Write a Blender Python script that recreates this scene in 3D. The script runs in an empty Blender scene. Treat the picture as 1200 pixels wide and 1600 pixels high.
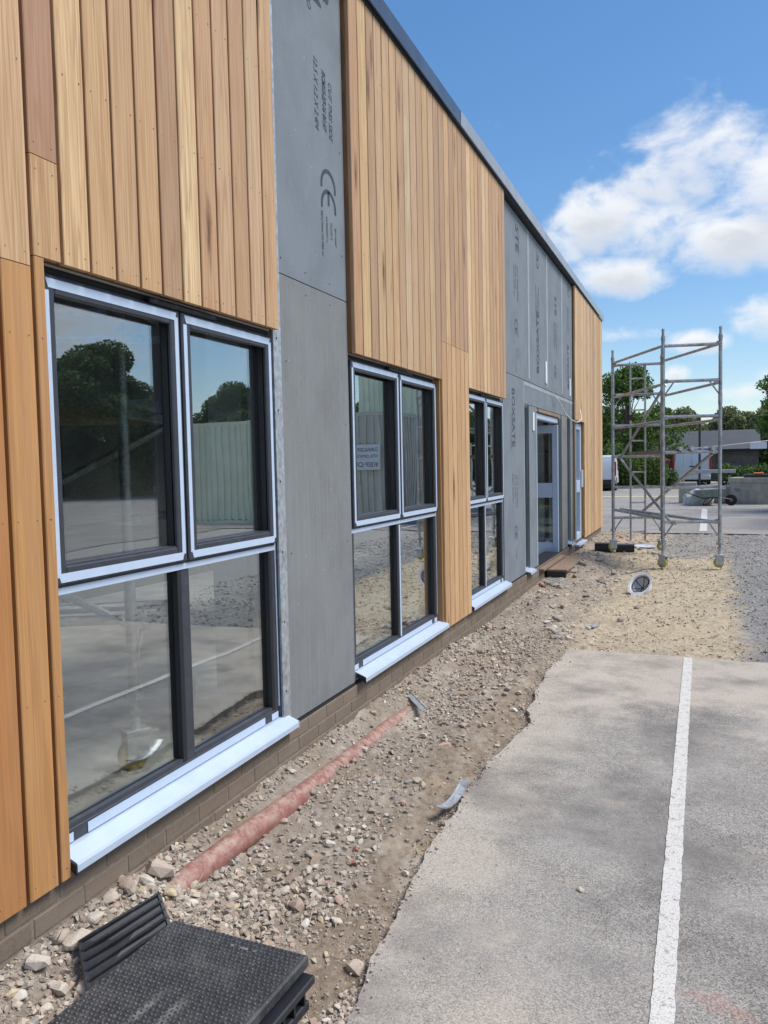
import bpy, bmesh, math, random
import numpy as np
from mathutils import Vector, Matrix, Euler, noise as mnoise

random.seed(7); RNG = np.random.default_rng(11)
PI = math.pi; R = math.radians
scene = bpy.context.scene
C = scene.collection

# ------------------------------------------------------------------ camera
YAW, PITCH, ROLL, CX, CZ, FPX = 0.38410959, -0.05843194, -0.02061866, 1.9582793, 1.65, 1240.02
fwd = Vector((-math.sin(YAW)*math.cos(PITCH), math.cos(YAW)*math.cos(PITCH), math.sin(PITCH)))
rt = fwd.cross(Vector((0, 0, 1))).normalized(); up = rt.cross(fwd)
c_, s_ = math.cos(ROLL), math.sin(ROLL)
r2 = c_*rt + s_*up; u2 = -s_*rt + c_*up
cam_d = bpy.data.cameras.new('camera'); cam = bpy.data.objects.new('camera', cam_d); C.objects.link(cam)
m3 = Matrix((r2, u2, -fwd)).transposed()
cam.matrix_world = Matrix.Translation((CX, 0, CZ)) @ m3.to_4x4()
cam_d.sensor_fit = 'VERTICAL'; cam_d.sensor_height = 32.0; cam_d.lens = 32.0*FPX/1600
cam_d.clip_start = 0.05; cam_d.clip_end = 3000
scene.camera = cam

# ------------------------------------------------------------------ world, sun, exposure
SUN_EL, SUN_AZ = R(55), R(74)          # azimuth clockwise from +y
world = bpy.data.worlds.new('World'); scene.world = world; world.use_nodes = True
NT = world.node_tree; NT.nodes.clear()
def wn(t, **k):
    n = NT.nodes.new(t)
    for a, b in k.items(): setattr(n, a, b)
    return n
def wmath(op, a, b=None, c=None, clamp=False):
    n = wn('ShaderNodeMath', operation=op); n.use_clamp = clamp
    for i, v in enumerate((a, b, c)):
        if v is None: continue
        if isinstance(v, (int, float)): n.inputs[i].default_value = v
        else: NT.links.new(v, n.inputs[i])
    return n.outputs[0]
sky = wn('ShaderNodeTexSky', sky_type='NISHITA'); sky.sun_disc = False
sky.sun_elevation = SUN_EL; sky.sun_rotation = SUN_AZ
sky.air_density = 1.0; sky.dust_density = 0.35; sky.ozone_density = 3.0
tc = wn('ShaderNodeTexCoord'); sep = wn('ShaderNodeSeparateXYZ'); NT.links.new(tc.outputs['Generated'], sep.inputs[0])
az = wmath('MULTIPLY', wmath('ARCTAN2', sep.outputs[0], sep.outputs[1]), 180/PI)
el = wmath('MULTIPLY', wmath('ARCSINE', sep.outputs[2]), 180/PI)
BLOBS = [(-6.2, 16.1, 3.3, 2.1, .95), (-3.6, 15.0, 3.5, 1.7, .9), (-0.9, 19.2, 3.2, 2.6, .6), (-3.5, 18.2, 3.0, 1.8, .55), (1.9, 13.9, 4.2, 2.2, 1.15), (4.6, 16.4, 3.6, 3.0, 1.0),
         (-5.6, 12.4, 3.6, 1.3, 1.0), (-9.5, 14.5, 1.4, 1.4, .4), (-0.2, 7.7, 1.9, .75, 1.1), (4.3, 9.0, 2.7, 1.6, 1.3), (-5.5, 8.5, 1.9, .45, .5), (-1.6, 5.7, .9, .6, .7), (2.4, 4.3, 2.4, .7, .8), (6, 5, 3, 1, .8),
         
         (31, 13, 11, 5, .95), (45, 13, 15, 7, 1.1), (50, 22, 14, 5, 1.2), (23, 16, 6, 3, 1.2), (75, 16, 17, 7, 1.5), (110, 22, 20, 9, 1.4), (155, 14, 22, 7, 1.4),
         (-60, 17, 22, 6, 1.4), (-105, 24, 20, 8, 1.3), (-150, 15, 20, 6, 1.4), (-35, 44, 14, 5, .9), (90, 50, 30, 8, 1.0), (-150, 55, 30, 9, .9)]
nz1 = wn('ShaderNodeTexNoise'); nz1.inputs['Scale'].default_value = 11; nz1.inputs['Detail'].default_value = 9; nz1.inputs['Roughness'].default_value = .6; nz1.inputs['Distortion'].default_value = .35
nmap = wn('ShaderNodeMapping'); nmap.inputs['Scale'].default_value = (1, 1, 1.6); NT.links.new(tc.outputs['Generated'], nmap.inputs[0]); NT.links.new(nmap.outputs[0], nz1.inputs['Vector'])
nz2 = wn('ShaderNodeTexNoise'); nz2.inputs['Scale'].default_value = 34; nz2.inputs['Detail'].default_value = 6; NT.links.new(nmap.outputs[0], nz2.inputs['Vector'])
nsum = wmath('ADD', wmath('MULTIPLY', wmath('SUBTRACT', nz1.outputs[0], .5), 4.7), wmath('MULTIPLY', wmath('SUBTRACT', nz2.outputs[0], .5), 1.5))
def field(dy):
    out = None
    for (a, e, ra, re, w) in BLOBS:
        dx = wmath('MULTIPLY', wmath('SUBTRACT', az, a), 1/ra)
        de = wmath('MULTIPLY', wmath('SUBTRACT', el, e - dy*re), 1/re)
        rr = wmath('ADD', wmath('MULTIPLY', dx, dx), wmath('MULTIPLY', de, de))
        v = wmath('MULTIPLY', wmath('SUBTRACT', 1.0, rr), w)
        v = wmath('MAXIMUM', v, -1.2)
        out = v if out is None else wmath('MAXIMUM', out, v)
    return out
dens = wn('ShaderNodeMapRange', interpolation_type='SMOOTHSTEP'); NT.links.new(wmath('ADD', field(0), nsum), dens.inputs[0])
dens.inputs[1].default_value = -.5; dens.inputs[2].default_value = 1.6; dens.inputs[3].default_value = 0; dens.inputs[4].default_value = .97
shade = wn('ShaderNodeMapRange', interpolation_type='SMOOTHSTEP'); NT.links.new(wmath('ADD', field(.45), wmath('MULTIPLY', nsum, .7)), shade.inputs[0])
shade.inputs[1].default_value = .35; shade.inputs[2].default_value = 1.7
ccol = wn('ShaderNodeMix', data_type='RGBA'); NT.links.new(shade.outputs[0], ccol.inputs[0])
ccol.inputs[6].default_value = (4.75, 4.8, 4.9, 1); ccol.inputs[7].default_value = (3.3, 3.5, 3.8, 1)
hsv = wn('ShaderNodeHueSaturation'); hsv.inputs['Saturation'].default_value = 1.42; hsv.inputs['Value'].default_value = 1.16; hsv.inputs['Hue'].default_value = .504
gam = wn('ShaderNodeGamma'); gam.inputs[1].default_value = .74; NT.links.new(sky.outputs[0], gam.inputs[0]); NT.links.new(gam.outputs[0], hsv.inputs['Color'])
wmix = wn('ShaderNodeMix', data_type='RGBA'); NT.links.new(dens.outputs[0], wmix.inputs[0]); NT.links.new(hsv.outputs[0], wmix.inputs[6]); NT.links.new(ccol.outputs[2], wmix.inputs[7])
bg = wn('ShaderNodeBackground'); bg.inputs['Strength'].default_value = .1; NT.links.new(wmix.outputs[2], bg.inputs[0])
wo = wn('ShaderNodeOutputWorld'); NT.links.new(bg.outputs[0], wo.inputs[0])

sd = bpy.data.lights.new('sun', 'SUN'); sd.energy = 2.1; sd.angle = R(26); sd.color = (1, .95, .88)
sun = bpy.data.objects.new('sun', sd); C.objects.link(sun)
sv = Vector((math.sin(SUN_AZ)*math.cos(SUN_EL), math.cos(SUN_AZ)*math.cos(SUN_EL), math.sin(SUN_EL)))
sun.rotation_euler = sv.to_track_quat('Z', 'Y').to_euler(); sun.location = (20, -10, 30)
scene.view_settings.view_transform = 'Standard'; scene.view_settings.look = 'None'
scene.view_settings.exposure = 1.05; scene.view_settings.gamma = 1.0; scene.view_settings.use_curve_mapping = False
scene.render.engine = 'CYCLES'

# ------------------------------------------------------------------ materials
class Mat:
    def __init__(s, name, rough=.6, metal=0.0, spec=.5):
        s.m = bpy.data.materials.new(name); s.m.use_nodes = True; s.t = s.m.node_tree
        s.b = s.t.nodes['Principled BSDF']; s.b.inputs['Roughness'].default_value = rough
        s.b.inputs['Metallic'].default_value = metal; s.b.inputs['Specular IOR Level'].default_value = spec
        s.tc = s.t.nodes.new('ShaderNodeTexCoord'); s.obj = s.tc.outputs['Object']
    def n(s, t, **k):
        n = s.t.nodes.new(t)
        for a, b in k.items(): setattr(n, a, b)
        return n
    def l(s, a, b): s.t.links.new(a, b)
    def world(s):
        g = s.n('ShaderNodeNewGeometry'); return g.outputs['Position']
    def noise(s, vec, scale, detail=4, rough=.55, dist=0.0):
        n = s.n('ShaderNodeTexNoise'); s.l(vec, n.inputs['Vector']); n.inputs['Scale'].default_value = scale
        n.inputs['Detail'].default_value = detail; n.inputs['Roughness'].default_value = rough; n.inputs['Distortion'].default_value = dist
        return n.outputs[0]
    def mapv(s, vec, scale=(1, 1, 1), loc=(0, 0, 0)):
        n = s.n('ShaderNodeMapping'); s.l(vec, n.inputs[0]); n.inputs['Scale'].default_value = scale; n.inputs['Location'].default_value = loc
        return n.outputs[0]
    def rng(s, v, a, b, c=0.0, d=1.0, smooth=False):
        n = s.n('ShaderNodeMapRange'); 
        if smooth: n.interpolation_type = 'SMOOTHSTEP'
        s.l(v, n.inputs[0])
        for i, x in enumerate((a, b, c, d)): n.inputs[i+1].default_value = x
        return n.outputs[0]
    def math(s, op, a, b=None, clamp=False):
        n = s.n('ShaderNodeMath', operation=op); n.use_clamp = clamp
        for i, v in enumerate((a, b)):
            if v is None: continue
            if isinstance(v, (int, float)): n.inputs[i].default_value = v
            else: s.l(v, n.inputs[i])
        return n.outputs[0]
    def mix(s, f, a, b, mode='MIX'):
        n = s.n('ShaderNodeMix', data_type='RGBA', blend_type=mode)
        for i, v in ((0, f), (6, a), (7, b)):
            if isinstance(v, (int, float)): n.inputs[i].default_value = v
            elif isinstance(v, tuple): n.inputs[i].default_value = (*v[:3], 1)
            else: s.l(v, n.inputs[i])
        return n.outputs[2]
    def col(s, v):
        if isinstance(v, tuple): s.b.inputs['Base Color'].default_value = (*v[:3], 1)
        else: s.l(v, s.b.inputs['Base Color'])
        return s
    def bump(s, h, strength=.3, dist=.01):
        n = s.n('ShaderNodeBump'); n.inputs['Strength'].default_value = strength; n.inputs['Distance'].default_value = dist
        s.l(h, n.inputs['Height']); s.l(n.outputs[0], s.b.inputs['Normal']); return s
def simple(name, c, rough=.6, metal=0.0, var=.12, scale=6, spec=.5, bump=0, dirt=None):
    m = Mat(name, rough, metal, spec)
    nz = m.noise(m.obj, scale, 5)
    f = m.rng(nz, .3, .7, 1-var, 1+var)
    k = m.n('ShaderNodeCombineColor'); [m.l(f, k.inputs[i]) for i in range(3)]
    col = m.mix(1.0, c, k.outputs[0], 'MULTIPLY')
    if dirt:
        col = m.mix(m.rng(m.noise(m.obj, dirt[1], 6, .65), dirt[2], dirt[2]+.18, 0, dirt[3]), col, dirt[0])
    m.col(col)
    if bump: m.bump(m.noise(m.obj, scale*12, 4), bump, .004)
    return m.m
MT = {}
# timber: object colour carries each board's own tone
def timber(name, tone=None):
    m = Mat(name, .62, 0, .35)
    oi = m.n('ShaderNodeObjectInfo')
    off = m.n('ShaderNodeVectorMath', operation='SCALE'); off.inputs[0].default_value = (13.1, 7.7, 29.3); m.l(m.math('MULTIPLY', oi.outputs['Random'], 10), off.inputs['Scale'])
    add = m.n('ShaderNodeVectorMath', operation='ADD'); m.l(m.obj, add.inputs[0]); m.l(off.outputs[0], add.inputs[1]); v = add.outputs[0]
    fine = m.noise(m.mapv(v, (90, 150, 2.2)), 1, 4, .6)
    broad = m.noise(m.mapv(v, (6, 14, .55)), 1, 3, .5, .4)
    ring = m.math('SINE', m.math('MULTIPLY', broad, 62))
    patch = m.noise(m.mapv(v, (2, 6, .9)), 1, 4)
    base = oi.outputs['Color'] if tone is None else tone
    c1 = m.mix(m.rng(ring, -.1, 1, 0, .38), base, (.30, .14, .055))
    c2 = m.mix(m.rng(fine, .38, .70, 0, .6), c1, (.27, .14, .07))
    c3 = m.mix(m.rng(patch, .42, .72, 0, .3, True), c2, (.52, .33, .17))
    # knots
    vo = m.n('ShaderNodeTexVoronoi'); vo.inputs['Scale'].default_value = 1; m.l(m.mapv(v, (3.4, 6.5, 1.15)), vo.inputs['Vector'])
    warp = m.math('ADD', vo.outputs['Distance'], m.rng(m.noise(m.mapv(v, (30, 60, 14)), 1, 3), .3, .7, -.035, .035))
    sel = m.math('GREATER_THAN', m.math('FRACT', m.math('MULTIPLY', vo.outputs['Color'], 7.3)), .42)
    k1 = m.math('MULTIPLY', m.rng(warp, .05, .24, 1, 0, True), sel)
    c4 = m.mix(m.math('MULTIPLY', k1, .8), c3, (.16, .075, .035))
    k2 = m.math('MULTIPLY', m.rng(warp, .02, .065, 1, 0, True), sel)
    c5 = m.mix(k2, c4, (.035, .018, .01))
    m.col(c5); m.bump(m.math('ADD', fine, m.math('MULTIPLY', k2, -1.5)), .22, .002)
    return m.m
MT['timber'] = timber('cedar')
MT['timber_dark'] = timber('cedar_tongue', (.13, .06, .027))
MT['plank'] = timber('old_plank', (.24, .20, .165))
def panel_mat(name, tint, streak):
    m = Mat(name, .85, 0, .25); P = m.world()
    a = m.noise(P, 900, 2, .5); b = m.noise(P, 2.5, 5, .6); s = m.noise(m.mapv(P, (40, 70, 1.1)), 1, 4, .6)
    c = m.mix(m.rng(a, .35, .68, 0, .35), tint, tuple(x*1.5 for x in tint))
    c = m.mix(m.rng(b, .35, .7, 0, .6, True), c, tuple(x*.78 for x in tint)); c = m.mix(m.rng(m.noise(P, 14, 6, .7), .5, .72, 0, .3), c, tuple(x*1.3 for x in tint))
    c = m.mix(m.rng(s, .5, .7, 0, streak), c, tuple(x*1.35 for x in tint))
    sp = m.noise(P, 55, 2); c = m.mix(m.rng(sp, .72, .76, 0, .6), c, (.5, .52, .54))
    m.col(c); m.bump(a, .12, .001); return m.m
MT['panel'] = panel_mat('fibre_cement_board', (.175, .203, .23), .15)
MT['panel_worn'] = panel_mat('fibre_cement_board_weathered', (.185, .195, .20), .6)
MT['tape'] = simple('joint_filler', (.27, .32, .35), .8, var=.12, scale=9)
MT['ink'] = simple('printed_ink', (.035, .05, .075), .8, var=.5, scale=220)
MT['galv'] = simple('galvanised_steel', (.42, .45, .48), .5, .55, var=.3, scale=30, dirt=((.2, .19, .18), 12, .55, .6))
MT['alu'] = simple('aluminium_tube', (.40, .415, .43), .4, .65, var=.25, scale=14, dirt=((.16, .15, .14), 9, .5, .7))
MT['plaster_splash'] = simple('steel_plate', (.45, .47, .48), .55, .4, var=.25, scale=25, dirt=((.62, .6, .56), 18, .5, .8))
MT['frame'] = simple('dark_grey_window_frame', (.038, .043, .055), .42, 0, var=.15, scale=20, spec=.5, dirt=((.16, .15, .14), 20, .6, .3))
MT['black'] = simple('black_seal', (.012, .013, .016), .6, 0, var=.2)
MT['nail'] = simple('nail_head', (.36, .27, .19), .5, .2)
MT['film'] = simple('pale_blue_film', (.46, .56, .71), .32, 0, var=.04, scale=20, spec=.5, dirt=((.45, .45, .45), 30, .62, .25))
MT['sill'] = simple('white_blue_sill_film', (.44, .53, .66), .25, 0, var=.04, scale=12, dirt=((.4, .38, .36), 24, .62, .3))
MT['flash_sky_sheen'] = simple('sky_toned_roof_flashing', (.33, .35, .37), .35, .2, var=.1, scale=3)  # far lengths toned paler, reflected sky put into the colour
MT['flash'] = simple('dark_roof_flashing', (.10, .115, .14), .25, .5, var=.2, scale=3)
MT['brick'] = None
m = Mat('brown_brick', .92, 0, .2); oi = m.n('ShaderNodeObjectInfo'); P = m.world()
c = m.mix(m.rng(m.noise(P, 60, 5, .7), .35, .7), oi.outputs['Color'], (.20, .165, .13))
c = m.mix(m.rng(m.noise(P, 5, 5, .6), .45, .7, 0, .65), c, (.205, .17, .138)); m.col(c); m.bump(m.noise(P, 220, 5, .7), .5, .004); MT['brick'] = m.m
m = Mat('mortar', .95, 0, .1); P = m.world(); m.col(m.mix(m.rng(m.noise(P, 30, 5), .3, .7), (.17, .14, .112), (.24, .205, .17))); m.bump(m.noise(P, 150, 4), .5, .004); MT['mortar'] = m.m
# glass
m = Mat('window_glass'); lw = m.n('ShaderNodeLayerWeight'); lw.inputs['Blend'].default_value = .5
P = m.world(); bp = m.n('ShaderNodeBump'); bp.inputs['Strength'].default_value = .05; bp.inputs['Distance'].default_value = .02; m.l(m.noise(P, 2.2, 1), bp.inputs['Height'])
gl = m.n('ShaderNodeBsdfGlossy'); gl.inputs['Roughness'].default_value = 0.003; gl.inputs['Color'].default_value = (.93, .96, .97, 1); m.l(bp.outputs[0], gl.inputs['Normal'])
tr = m.n('ShaderNodeBsdfTransparent'); tr.inputs['Color'].default_value = (.93, .96, .95, 1)
f = m.math('ADD', m.math('MULTIPLY', m.math('POWER', lw.outputs['Facing'], 2.6), .95), .20)
ms = m.n('ShaderNodeMixShader'); m.l(f, ms.inputs[0]); m.l(tr.outputs[0], ms.inputs[1]); m.l(gl.outputs[0], ms.inputs[2])
m.l(ms.outputs[0], m.t.nodes['Material Output'].inputs['Surface']); MT['glass'] = m.m
# asphalt
def asphalt(name, near):
    m = Mat(name, .93, 0, .2); P = m.world()
    vo = m.n('ShaderNodeTexVoronoi'); vo.inputs['Scale'].default_value = 185; m.l(P, vo.inputs['Vector'])
    g = m.math('FRACT', m.math('MULTIPLY', vo.outputs['Color'], 5.7))
    c = m.mix(g, (.085, .078, .070), (.44, .415, .38))
    c = m.mix(m.rng(m.noise(P, 260, 2), .60, .66, 0, .8), c, (.44, .42, .40))
    c = m.mix(m.rng(m.noise(P, 240, 2), .35, .40, .8, 0), c, (.045, .043, .045))
    c = m.mix(m.rng(m.noise(P, .9, 5, .6), .35, .68, 0, .6, True), c, (.36, .34, .32))
    if near:
        sp = m.n('ShaderNodeSeparateXYZ'); m.l(P, sp.inputs[0]); x, y = sp.outputs[0], sp.outputs[1]
        wob = m.rng(m.noise(P, 1.6, 6, .65), .25, .75, -.55, .55)
        edge = m.rng(m.math('ADD', x, wob), .9, 1.5, .62, 0, True)
        far = m.rng(m.math('ADD', y, m.math('MULTIPLY', wob, 2.2)), 4.9, 5.9, 0, .78, True)
        streaks = m.rng(m.noise(m.mapv(P, (1.1, 2.6, 1)), 1.4, 6, .7), .54, .72, 0, .55, True)
        dust = m.math('MAXIMUM', m.math('MAXIMUM', edge, far), streaks)
        dust = m.math('MULTIPLY', dust, m.rng(m.noise(P, 80, 6, .8), .36, .56, .25, .95))
        c = m.mix(dust, c, m.mix(m.noise(P, 3, 3), (.575, .50, .41), (.49, .44, .375)))
        c = m.mix(m.rng(m.noise(m.mapv(P, (1, 1, 1), (3.3, 1.2, 0)), 1.1, 6, .7), .47, .66, 0, .62), c, (.105, .10, .097))
        c = m.mix(m.rng(m.noise(m.mapv(P, (1.3, 2.0, 1), (9.3, 4.2, 0)), 1.15, 5, .6), .655, .72, 0, .45), c, (.36, .15, .11))
        c = m.mix(m.rng(m.noise(m.mapv(P, (2, 2, 1), (2.1, 8.2, 0)), 3.2, 9, .8), .62, .67, 0, .6), c, (.55, .52, .48))
    m.col(c); m.bump(m.math('ADD', m.math('MULTIPLY', g, .6), m.noise(P, 160, 3)), .45, .004); return m.m
MT['asphalt'] = asphalt('worn_asphalt', True)
MT['asphalt_far'] = asphalt('car_park_asphalt', False)
m = Mat('worn_white_paint', .8, 0, .3); P = m.world()
w = m.math('MAXIMUM', m.rng(m.noise(P, 190, 3, .6), .56, .62), m.rng(m.noise(P, 24, 7, .8), .55, .62))
m.col(m.mix(m.math('MULTIPLY', w, .8), m.mix(m.noise(P, 6, 4), (.66, .65, .62), (.55, .53, .5)), (.19, .18, .17))); m.bump(m.noise(P, 200, 3), .4, .003); MT['line'] = m.m
MT['line_yellow'] = simple('faded_kerb_line', (.55, .47, .32), .9, var=.2)
# earth
m = Mat('rubble_earth', .97, 0, .1); P = m.world(); sp = m.n('ShaderNodeSeparateXYZ'); m.l(P, sp.inputs[0]); x, y = sp.outputs[0], sp.outputs[1]
wob = m.math('ADD', m.rng(m.noise(P, 1.3, 6, .65), .25, .75, -.8, .8), m.rng(m.noise(P, 14, 5, .75), .3, .7, -.45, .45))
fine = m.noise(P, 240, 4, .7); mid = m.noise(P, 26, 6, .7); big = m.noise(P, 2.1, 5, .6)
brown = m.mix(m.rng(mid, .3, .7), (.215, .178, .143), (.45, .392, .33))
brown = m.mix(m.rng(big, .4, .68, 0, .75, True), brown, (.27, .21, .155))
sand = m.mix(m.rng(mid, .3, .7), (.34, .27, .18), (.62, .53, .385))
grey = m.mix(m.rng(mid, .3, .7), (.15, .15, .15), (.36, .355, .345))
s1 = m.math('MULTIPLY', m.rng(m.math('ADD', y, m.math('MULTIPLY', wob, 1.2)), 5.9, 7.6, 0, 1, True), m.rng(m.math('ADD', x, m.math('MULTIPLY', wob, .5)), .55, 1.15, 0, 1, True))
strip_ = m.math('MULTIPLY', m.rng(m.math('ADD', x, m.math('MULTIPLY', wob, .22)), .52, .70, 0, 1, True), m.rng(m.math('ADD', y, wob), 6.6, 5.6, 0, 1, True))
brown = m.mix(m.math('MULTIPLY', strip_, .75), brown, m.mix(m.rng(mid, .3, .7), (.185, .135, .095), (.36, .285, .21)))
palef = m.rng(m.noise(m.mapv(P, (1.6, .8, 1), (4, 2, 0)), 1.7, 6, .65), .52, .66, 0, .8, True)
brown = m.mix(palef, brown, m.mix(mid, (.36, .31, .255), (.56, .50, .425)))
c = m.mix(s1, brown, sand)
c = m.mix(m.math('MULTIPLY', m.rng(m.noise(m.mapv(P, (1, 1, 1), (0, 7, 0)), 2.6, 4), .60, .72, 0, .55, True), m.math('SUBTRACT', 1, s1)), c, (.45, .34, .18))
g1 = m.math('MULTIPLY', m.rng(m.math('ADD', x, m.math('MULTIPLY', wob, .22)), 2.15, 2.45, 0, 1, True), m.rng(y, 6.0, 6.2, 0, 1))
g2 = m.math('MULTIPLY', m.rng(m.math('ADD', y, m.math('MULTIPLY', wob, 1.6)), 12.6, 13.6, 0, .85, True), m.rng(m.math('ADD', x, m.math('MULTIPLY', wob, .5)), .9, 1.5, 0, 1, True))
c = m.mix(m.math('MAXIMUM', g1, g2), c, grey)
pale = m.math('MULTIPLY', m.rng(m.math('ADD', x, wob), 3.0, 3.6, 0, .7, True), m.rng(y, 6, 7.5, 0, 1)); c = m.mix(pale, c, (.42, .405, .38))
c = m.mix(m.rng(fine, .55, .7, 0, .5), c, (.52, .47, .41)); c = m.mix(m.rng(fine, .30, .42, .45, 0), c, (.09, .07, .055))
m.col(c); m.bump(m.math('ADD', fine, m.math('MULTIPLY', mid, 1.5)), .8, .01); MT['earth'] = m.m
def stone_mat(name, src):
    m = Mat(name, .93, 0, .15); P = m.world()
    if src == 'obj': b = m.n('ShaderNodeObjectInfo').outputs['Color']
    else:
        a = m.n('ShaderNodeAttribute'); a.attribute_name = 'tint'; b = a.outputs['Color']
    c = m.mix(m.rng(m.noise(P, 45, 5, .7), .35, .7, 0, .4), b, (.5, .45, .38)); c = m.mix(m.rng(m.noise(P, 160, 4, .7), .5, .7, 0, .45), c, (.17, .13, .1))
    m.col(c); m.bump(m.noise(P, 130, 5, .7), .5, .004); return m.m
MT['stone'] = stone_mat('stone', 'obj'); MT['gravel'] = stone_mat('gravel', 'att')
m = Mat('clay_red_pipe', .55, 0, .3); P = m.world(); g = m.n('ShaderNodeNewGeometry'); sz = m.n('ShaderNodeSeparateXYZ'); m.l(g.outputs['Normal'], sz.inputs[0])
c = m.mix(m.rng(m.noise(P, 18, 5, .7), .35, .7), (.20, .07, .058), (.29, .12, .10))
d = m.math('MULTIPLY', m.rng(m.noise(P, 22, 7, .75), .40, .62, .05, .8), m.rng(sz.outputs[2], .1, .9, .35, 1)); c = m.mix(d, c, (.43, .345, .28)); m.col(c); m.bump(m.noise(P, 90, 5), .4, .004); MT['pipe'] = m.m
# black ribbed plastic with dust
m = Mat('black_composite', .55, 0, .5); P = m.obj
c = m.mix(m.rng(m.noise(P, 9, 6, .7), .48, .78, 0, .3), (.022, .024, .028), (.23, .22, .205)); c = m.mix(m.rng(m.noise(P, 120, 3, .7), .62, .72, 0, .6), c, (.34, .33, .31)); sx_ = m.n('ShaderNodeSeparateXYZ'); m.l(P, sx_.inputs[0])
for cx0, w0_ in ((.035, .022), (-.045, .018)):
    k_ = m.math('MULTIPLY', m.rng(m.math('ABSOLUTE', m.math('SUBTRACT', sx_.outputs[0], cx0)), w0_*.3, w0_, 1, 0, True), m.rng(m.math('ABSOLUTE', m.math('ADD', sx_.outputs[1], .04)), .02, .11, 1, 0, True))
    c = m.mix(m.math('MULTIPLY', m.math('MULTIPLY', k_, m.rng(m.noise(P, 50, 4), .3, .6)), .5), c, (.30, .30, .29))
m.col(c); MT['cover'] = m.m
MT['cover_stud'] = simple('worn_stud', (.045, .05, .056), .5, var=.3, scale=9, dirt=((.22, .21, .2), 26, .55, .5))
MT['cover_scuff'] = simple('pale_scuff', (.14, .145, .15), .7, var=.5, scale=60)
MT['black_plastic'] = simple('black_plastic', (.014, .016, .021), .42, var=.3, scale=8, dirt=((.16, .15, .14), 16, .6, .35))
MT['white_plastic'] = simple('white_shell', (.72, .72, .74), .3, var=.04, dirt=((.5, .46, .4), 14, .6, .4))
MT['liner'] = simple('grey_liner', (.66, .65, .66), .7, var=.1)
MT['strap'] = simple('dark_strap', (.02, .018, .022), .7, var=.2)
MT['yellow'] = simple('yellow_wheel', (.40, .33, .05), .5, var=.12)
MT['clear'] = simple('clear_plastic', (.5, .54, .6), .2, var=.2, scale=20)
MT['cable'] = simple('white_cable', (.66, .68, .68), .5, var=.05)
MT['paper'] = simple('white_packer', (.66, .70, .74), .5, var=.05)
MT['concrete'] = simple('concrete', (.37, .345, .30), .92, var=.18, scale=5, bump=.3, dirt=((.2, .19, .175), 3, .5, .5))
MT['screed'] = simple('indoor_concrete', (.62, .62, .60), .7, var=.2, scale=2, dirt=((.26, .25, .24), 3, .5, .5))
MT['plaster'] = simple('indoor_board', (.5, .5, .49), .9, var=.08, scale=2)
MT['plaster_shade'] = simple('shade_toned_indoor_board', (.16, .16, .155), .95, var=.15, scale=3)  # indoor wall toned dark so the room behind the glass reads shaded
MT['white_box'] = simple('white_casing', (.72, .73, .70), .8, var=.06, scale=4)
MT['brown_door'] = simple('brown_door_leaf', (.085, .045, .022), .5, var=.3, scale=5)
MT['white_van'] = simple('white_paint', (.68, .70, .73), .3, var=.03, spec=.6)
MT['silver_van'] = simple('silver_paint', (.56, .59, .64), .32, .25, var=.04)
MT['red_car'] = simple('red_paint', (.30, .03, .035), .3, var=.08)
MT['tail'] = simple('red_lamp', (.42, .015, .02), .25, var=.1)
MT['plate'] = simple('yellow_plate', (.7, .58, .16), .5, var=.05)
MT['tyre'] = simple('tyre', (.018, .018, .019), .85, var=.2)
MT['car_glass'] = simple('dark_car_glass', (.03, .045, .06), .08, var=.1)
MT['shed_roof'] = simple('grey_sheet_roof', (.075, .083, .09), .6, var=.08, scale=.6)
MT['shed_wall'] = simple('weathered_shed_board', (.115, .11, .105), .9, var=.35, scale=2.5)
MT['green_fence'] = simple('green_mesh', (.02, .09, .07), .7, var=.2)
MT['post'] = simple('black_post', (.02, .021, .023), .5, var=.1)
MT['rail'] = simple('grey_rail', (.42, .44, .45), .5, .3, var=.1)
MT['sign_white'] = simple('white_sign', (.68, .72, .78), .5, var=.03)
MT['sign_red'] = simple('red_print', (.5, .05, .04), .5, var=.05)
MT['cream'] = simple('pale_green_steel', (.74, .79, .62), .5, var=.1, scale=2, dirt=((.35, .34, .28), 3, .58, .5))
MT['grey_steel'] = simple('pale_grey_steel', (.52, .53, .48), .55, var=.12, scale=2, dirt=((.28, .25, .2), 3, .55, .5))
MT['barrow'] = simple('green_grey_tray', (.17, .24, .22), .5, var=.25, dirt=((.4, .38, .34), 8, .5, .6))
MT['bag'] = simple('pale_bag', (.5, .49, .46), .85, var=.2, scale=9)
MT['orange'] = simple('orange_plastic', (.7, .18, .04), .5, var=.1)
MT['green_plastic'] = simple('green_plastic', (.03, .38, .2), .45, var=.1)
MT['bark'] = simple('bark', (.13, .10, .075), .95, var=.35, scale=9, bump=.6)
def leafmat(name, a, b):
    m = Mat(name, .6, 0, .35); at = m.n('ShaderNodeAttribute'); at.attribute_name = 'tint'
    m.col(m.mix(at.outputs['Fac'], a, b)); m.b.inputs['Subsurface Weight'].default_value = 0
    tl = m.n('ShaderNodeBsdfTranslucent'); m.l(m.mix(at.outputs['Fac'], a, b), tl.inputs[0])
    mx = m.n('ShaderNodeMixShader'); mx.inputs[0].default_value = .3
    m.l(m.b.outputs[0], mx.inputs[1]); m.l(tl.outputs[0], mx.inputs[2]); m.l(mx.outputs[0], m.t.nodes['Material Output'].inputs['Surface']); return m.m
MT['leaf'] = leafmat('green_leaves', (.04, .085, .018), (.17, .27, .06))
MT['leaf_olive'] = leafmat('olive_leaves', (.11, .13, .05), (.33, .34, .16))
MT['leaf_dark'] = leafmat('dark_leaves', (.045, .085, .03), (.16, .23, .08))
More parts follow.
